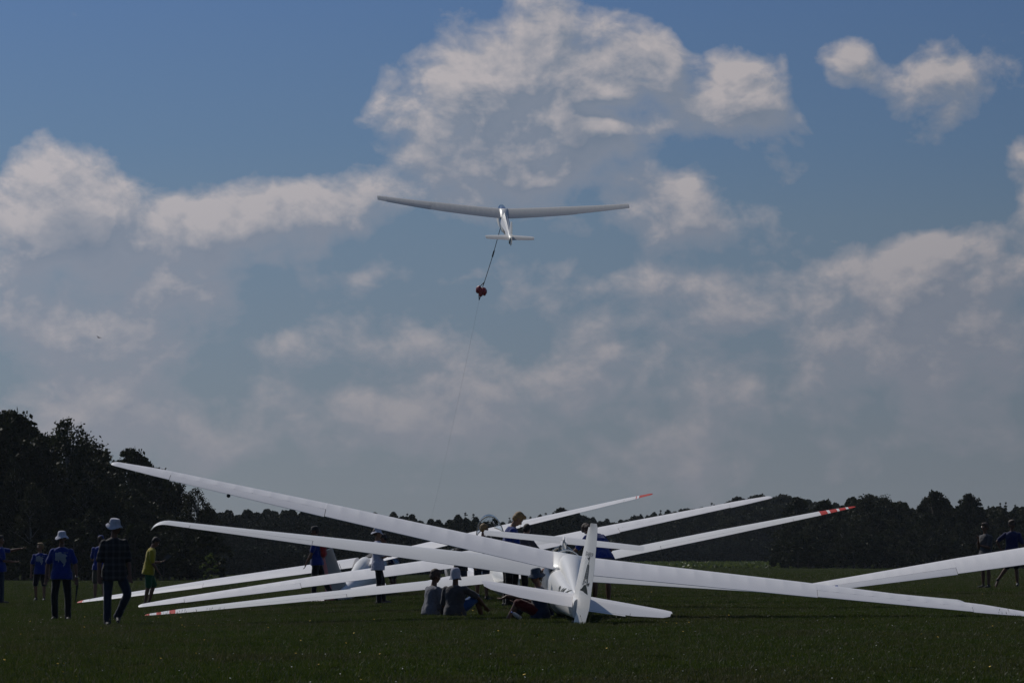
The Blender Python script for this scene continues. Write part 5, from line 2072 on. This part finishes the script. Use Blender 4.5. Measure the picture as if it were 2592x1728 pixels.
p5 = make_person(291, 1585, 64.3, 200, 'man in white bucket hat, dark plaid shirt and blue jeans walking nearest the camera', H=1.82, shirt=M_plaid, sleeve=.72, hem=.17, pants=M_jeans, hat='bucket', hatmat=M_hat_white, hair=M_dkhair, girth=1.08,
                 skin=M_skin_dark, head=(0, .18, 1), hyaw=52, lean=(.02, .05, 1), arms=dict(R=((.22, -.10, -1), (.06, .12, -1), (0, .15, -1)), L=((-.22, .08, -1), (-.02, .35, -1), (0, .2, -1))),
                 legs=dict(R=((.06, .06, -1), (.0, -.02, -1), (.15, 1, 0)), L=((-.28, .25, -1), (.30, -.62, -1), (.25, 1, -.35))), seed=5)
p6 = make_person(378, 1524, 94.3, -82, 'person in yellow polo shirt and green shorts looking down at a dark device', H=1.78, shirt=M_yellow, sleeve=.62, hem=.13, pants=M_green, plen='knee', hair=M_dkhair, skin=M_skin_dark,
                 lean=(0, .14, 1), head=(0, .75, 1), arms=dict(R=((.12, .10, -1), (.0, .55, -.80), (0, .4, -.6)), L=((-.10, -.06, -1), (.0, 1, .10), (0, 1, .3))),
                 legs=dict(L=((-.04, .32, -1), (0, -.28, -1), (-.1, 1, 0)), R=((.04, -.02, -1), (0, -.20, -1), (.1, 1, 0))), seed=6)
# --- between the wings
p7 = make_person(803, 1510, 91, 82, 'person in black cap and blue T-shirt with red back pack walking left among the wings', H=1.78, shirt=M_tee_blue, pants=M_black_tr, hat='cap', hatmat=M_cap_black, hair=M_dkhair, shades=True, skin=M_skin_dark,
                 shoes=M_shoe_red, lean=(0, .05, 1), head=(0, .15, 1), arms=dict(R=((.15, -.05, -1), (.02, .15, -1), (0, .1, -1)), L=((-.15, .25, -1), (-.02, .55, -1), (0, .3, -1))),
                 legs=dict(R=((.04, -.30, -1), (.0, -.55, -1), (.1, 1, -.7)), L=((-.04, .10, -1), (0, .02, -1), (-.1, 1, 0))), seed=7)
p8 = make_person(957, 1530, 83.5, -75, 'boy in grey bucket hat and pale T-shirt with folded arms, dark trousers', H=1.70, shirt=M_tee_white, sleeve=.6, hem=.13, pants=M_black_tr, hat='bucket', hatmat=M_hat_white, hair=M_brown,
                 lean=(0, -.02, 1), hyaw=0, arms=dict(R=((.10, .30, -1), (-.75, .65, .15), (-1, .2, .2)), L=((-.10, .30, -1), (.75, .65, .10), (1, .2, .1))),
                 legs=dict(R=((.05, .02, -1), (0, -.02, -1), (.1, 1, 0)), L=((-.05, .32, -1), (0, .06, -1), (-.1, 1, 0))), seed=8)
p9 = make_person(987, 1508, 98, 70, 'person in black cap and blue shirt bending over the opened cockpit at the back', H=1.66, shirt=M_tee_navy, pants=M_khaki, plen='knee', hat='cap', hatmat=M_cap_black, hair=M_dkhair, skin=M_skin_dark,
                 lean=(0, .45, 1), head=(0, .4, 1), arms=dict(R=((.1, .8, -1), (0, .6, -1), (0, .3, -1)), L=((-.1, .8, -1), (0, .6, -1), (0, .3, -1))), seed=9, shoes=M_shoe, X=-3.1)
p15 = make_person(1171, 1533, 82, -30, 'person in dark top and blue jeans half hidden by wings beside the open canopy', H=1.46, shirt=M_tee_black, pants=M_jeans, hair=M_brown, lean=(0, .12, 1), head=(0, .5, 1),
                  arms=dict(R=((.3, .25, -1), (-.1, .7, -.7), (0, .5, -.5)), L=((-.30, .2, -1), (.05, .8, -.5), (0, .5, -.3))), legs=dict(L=((-.22, .10, -1), (-.10, -.05, -1), (-.1, 1, 0))), seed=10, X=-1.12)
p12 = make_person(1222, 1531, 82.4, -25, 'blond boy in black T-shirt standing in front of the raised canopy arch', H=1.69, shirt=M_tee_black, sleeve=.5, pants=M_jeans, plen='knee', hair=M_blond, child=True, girth=1.1, lean=(.02, .08, 1), head=(.05, .25, 1), hyaw=-25,
                  arms=dict(R=((.42, .30, -1), (.25, .75, -.8), (0, .5, -.5)), L=((-.25, .2, -1), (0, .7, -.6), (0, .5, -.3))), seed=11, X=-.66)
p13 = make_person(1296, 1540, 74.9, -80, 'tall blond boy in royal blue T-shirt bowing his head over the cockpit', H=1.94, shirt=M_tee_blue, pants=M_black_tr, hair=M_blond, hairstyle='full', lean=(0, .16, 1), head=(0, .95, 1), hyaw=0,
                  arms=dict(R=((.10, .35, -1), (.1, .5, -.8), (0, .4, -.5)), L=((-.05, .55, -1), (.1, .7, -.6), (0, .4, -.5))), seed=12, X=-.09)
p14 = make_person(1336, 1540, 75.3, -18, 'dark haired person in grey T-shirt leaning into the cockpit beside the tall blond boy', H=1.70, shirt=M_tee_dgrey, pants=M_black_tr, hair=M_dkhair, lean=(.10, .36, 1), head=(.2, .45, 1), hyaw=-10,
                  arms=dict(R=((.60, .55, -1), (.1, .7, -.7), (0, .4, -.5)), L=((-.35, .55, -1), (.2, .7, -.7), (0, .4, -.5))), seed=13, X=.15)
p16 = make_person(1515, 1541, 74.6, 28, 'large man in royal blue T-shirt bending forward behind the painted rudder, black shorts', H=1.84, girth=1.25, shirt=M_tee_blue, sleeve=.6, pants=M_black_tr, plen='knee', hair=M_brown, hairstyle='full', lean=(-.06, .62, 1), head=(-.35, 1.2, .55), hyaw=0,
                  arms=dict(L=((-.75, .15, -.8), (-.35, .9, -.75), (0, .5, -.6)), R=((.62, -.12, -.9), (-.55, .35, -.6), (-.6, .5, -.3))), legs=dict(L=((-.14, .0, -1), (0, 0, -1), (-.1, 1, 0)), R=((.14, .05, -1), (0, -.05, -1), (.1, 1, 0))), seed=14, X=1.78)
# --- the people sitting in the grass under the wing
SITL = dict(L=((-.15, 1, .45), (.15, .55, -1), (0, 1, -.1)), R=((.15, 1, .42), (-.10, .55, -1), (0, 1, -.1)))
p10 = make_person(1098, 1566, 66.8, -58, 'person with dark hair and sunglasses sitting in the grass in grey T-shirt', H=1.74, tk=.80, shirt=M_tee_grey, sleeve=.6, pants=M_tee_dgrey, plen='long', hair=M_brown, hairstyle='full', shades=True, skin=M_skin_dark, sit=.11,
                  lean=(0, .12, 1), head=(0, .25, 1), hyaw=0, arms=dict(L=((-.2, .5, -1), (.25, 1, -.25), (0, 1, 0)), R=((.15, .35, -1), (-.1, 1, -.15), (0, 1, -.1))),
                  legs=dict(L=((-.45, 1, .30), (.55, -.2, -.55), (.7, .6, 0)), R=((.45, 1, .22), (-.6, -.1, -.45), (-.7, .6, 0))), shift=(0, -.05), seed=15)
p11 = make_person(1152, 1567, 66.0, -20, 'person in soft white hat and dark grey T-shirt sitting with one knee up, blue shorts', H=1.76, tk=.80, girth=1.04, shirt=M_tee_dgrey, sleeve=.6, pants=M_blue_sh, plen='knee', hair=M_brown, hat='soft', hatmat=M_hat_white, skin=M_skin_dark, sit=.11,
                  lean=(-.02, .10, 1), head=(-.05, .15, 1), hyaw=18, arms=dict(R=((.55, .60, -.45), (.35, .75, -.75), (.3, .7, -.6)), L=((-.3, .3, -1), (.1, .9, -.4), (0, 1, 0))),
                  legs=dict(R=((.55, .80, .62), (.15, .35, -1), (.1, 1, -.1)), L=((-.45, 1, .15), (.5, .6, -.45), (.2, 1, 0))), seed=16)
p17 = make_person(1368, 1567, 62.6, 88, 'person in blue bucket hat and slate blue T-shirt sitting with knees drawn up, red shorts', H=1.76, tk=.80, shirt=M_teal, sleeve=.62, pants=M_red_sh, plen='knee', hair=M_dkhair, hat='bucket', hatmat=M_hat_blue, skin=M_skin_dark, sit=.11,
                  girth=1.12, lean=(0, .10, 1), head=(0, .12, 1), hyaw=10, arms=dict(L=((-.2, 1, -.32), (.15, 1, .05), (.1, 1, -.5)), R=((.2, 1, -.35), (-.15, 1, .02), (-.1, 1, -.5))), legs=SITL, seed=17)
p18 = make_person(1384, 1567, 65.3, 100, 'person with auburn hair tied in a bun sitting behind the blue bucket hat', H=1.70, tk=.84, shirt=M_tee_navy, pants=M_jeans, hair=M_redhair, hairstyle='bun', skin=M_skin, sit=.12, lean=(0, .05, 1), head=(0, .0, 1), hyaw=0,
                  arms=dict(L=((-.2, .7, -.8), (.1, 1, -.1), (0, 1, 0)), R=((.2, .7, -.8), (-.1, 1, -.1), (0, 1, 0))), legs=SITL, seed=18, X=.58)
# --- the two on the right
p19 = make_person(2493, 1488, 102, 128, 'young person in dark grey T-shirt and tan shorts with sunglasses holding hands to the chest', H=1.78, shirt=M_tee_dgrey, pants=M_khaki, plen='short', hair=M_brown, hairstyle='full', shades=True, skin=M_skin_dark,
                  hyaw=0, head=(0, .1, 1), arms=dict(R=((.1, .20, -1), (-.35, .40, .85), (-.3, .3, .8)), L=((-.1, .25, -1), (.3, .8, .2), (.1, .8, .3))), legs=dict(L=((-.03, .0, -1), (.0, .0, -1), (-.1, 1, 0)), R=((.03, .02, -1), (.0, -.03, -1), (.1, 1, 0))), seed=19)
p20 = make_person(2560, 1487, 102, 165, 'young person in navy T-shirt with hand on hip and crossed legs at the right edge', H=1.80, shirt=M_tee_navy, pants=M_black_tr, plen='knee', hair=M_brown, hairstyle='full', shades=True, skin=M_skin_dark,
                  hyaw=45, arms=dict(R=((.75, -.10, -.62), (-.45, .30, -.85), (-.6, .2, -.6)), L=((-.4, -.05, -1), (.2, .3, -.8), (.2, .2, -.8))), legs=dict(L=((-.04, -.02, -1), (-.06, -.04, -1), (-.1, 1, 0)), R=((.10, .10, -1), (.62, .05, -.85), (.3, .6, -.9))), seed=20)

# --- straps and pack of the person walking left
r7 = p7['root']
S = Solid()
bk = p7['sp'](.36) - p7['fwd'] * .17
S.ball(bk, (.15, .09, .24))
S.ball(p7['sp'](.18) - p7['fwd'] * .17, (.14, .08, .12))
S.build('back_pack', .014, M_red_pack, r7, 3, .01, 8, 3.0)
for sg in (-1, 1):
    push_rod(r7, [p7['sp'](.50) + p7['rgt'] * sg * .11 - p7['fwd'] * .10, p7['sp'](.535) + p7['rgt'] * sg * .11, p7['sp'](.44) + p7['rgt'] * sg * .12 + p7['fwd'] * .135, p7['sp'](.22) + p7['rgt'] * sg * .10 + p7['fwd'] * .14, p7['sp'](.06) + p7['rgt'] * sg * .14 + p7['fwd'] * .10], .018, M_cap_black, 'strap')

# --- things in hands and in the grass
bpy.context.view_layer.update()


def in_hand(P, k, name, V, F, mat, label, cat, off=(0, 0, 0), rot=None):
    w = P['root'].matrix_basis @ (P['hand'][k] + Vector(off))
    o = mesh_obj(name, V, F, mat, smooth=False)
    o.location = w
    if rot:
        o.rotation_euler = rot
    return tag(o, label, cat)


def rounded_box(sx, sy, sz, b=.006):
    bm = bmesh.new()
    bmesh.ops.create_cube(bm, size=1)
    for v in bm.verts:
        v.co = Vector((v.co.x * sx, v.co.y * sy, v.co.z * sz))
    bmesh.ops.bevel(bm, geom=list(bm.edges), offset=b, segments=2, affect='EDGES')
    V = [tuple(v.co) for v in bm.verts]
    F = [tuple(v.index for v in f.verts) for f in bm.faces]
    bm.verts.ensure_lookup_table()
    bm.free()
    return V, F


V, F = rounded_box(.26, .11, .022)
dv = in_hand(p6, 'L', 'tablet', V, F, material('dark_grey_plastic', (.06, .065, .07), .25), 'dark flat device held up by the person in yellow', 'tablet', (0, .05, .06), (R(62), R(-40), 0))
V, F = rounded_box(.045, .05, .40, .012)
V = [(v[0] * (1.0 - .7 * max(0, -v[2] - .05) / .15), v[1], v[2]) for v in V]
in_hand(p3, 'L', 'folded_umbrella', V, F, M_cap_black, 'folded black umbrella hanging from the hand of the blue-shirted bucket hat man', 'bag', (0, 0, -.22), (0, R(6), 0))
V, F = lathe([(.001, 0), (.030, 0), (.032, .01), (.032, .12), (.026, .15), (.013, .17), (.013, .185), (.001, .185)], 18)
bt = mesh_obj('water_bottle', V, F, material('frosted_plastic', (.45, .47, .50), .3))
q = px(1318, 1560, 62.2)
bt.location = (q.x, 62.2, float(ground(q.x, 62.2)) + .03)
bt.rotation_euler = (R(20), R(-55), 0)
tag(bt, 'pale plastic bottle lying in the grass beside the red shorts', 'bottle')
Vc, Fc = lathe([(.001, .183), (.015, .183), (.015, .20), (.001, .20)], 12)
mesh_obj('cap', Vc, Fc, M_blue, bt)
# watch on the man's wrist
V, F = lathe([(.030, -.012), (.034, -.008), (.034, .008), (.030, .012), (.027, 0)], 16)
w_ = mesh_obj('wristwatch', [tuple(Vector(v) + p3['wr']['L'] + Vector((0, 0, .02))) for v in V], F, M_metal, p3['root'])
# a far bird in the sky
Vb = [(0, 0, 0), (-.28, .05, .10), (-.55, -.02, .04), (-.26, -.07, .08), (.28, .05, .10), (.55, -.02, .04), (.26, -.07, .08), (0, .26, .02), (0, -.28, 0), (.05, 0, -.06), (-.05, 0, -.06), (.05, .0, .04), (-.05, 0, .04)]
Fb = [(12, 1, 2, 3), (11, 6, 5, 4), (7, 11, 12), (7, 12, 10), (7, 10, 9), (7, 9, 11), (8, 12, 11), (8, 10, 12), (8, 9, 10), (8, 11, 9), (10, 3, 2, 1), (9, 4, 5, 6)]
bd = mesh_obj('bird', Vb, Fb, M_cap_black, smooth=False)
bd.location = px(250, 854, 420)
bd.rotation_euler = (0, R(12), R(60))
tag(bd, 'tiny dark bird gliding before the clouds on the left', 'bird')
# the red-and-white flecked tuft of seed stalks at the right wing tip
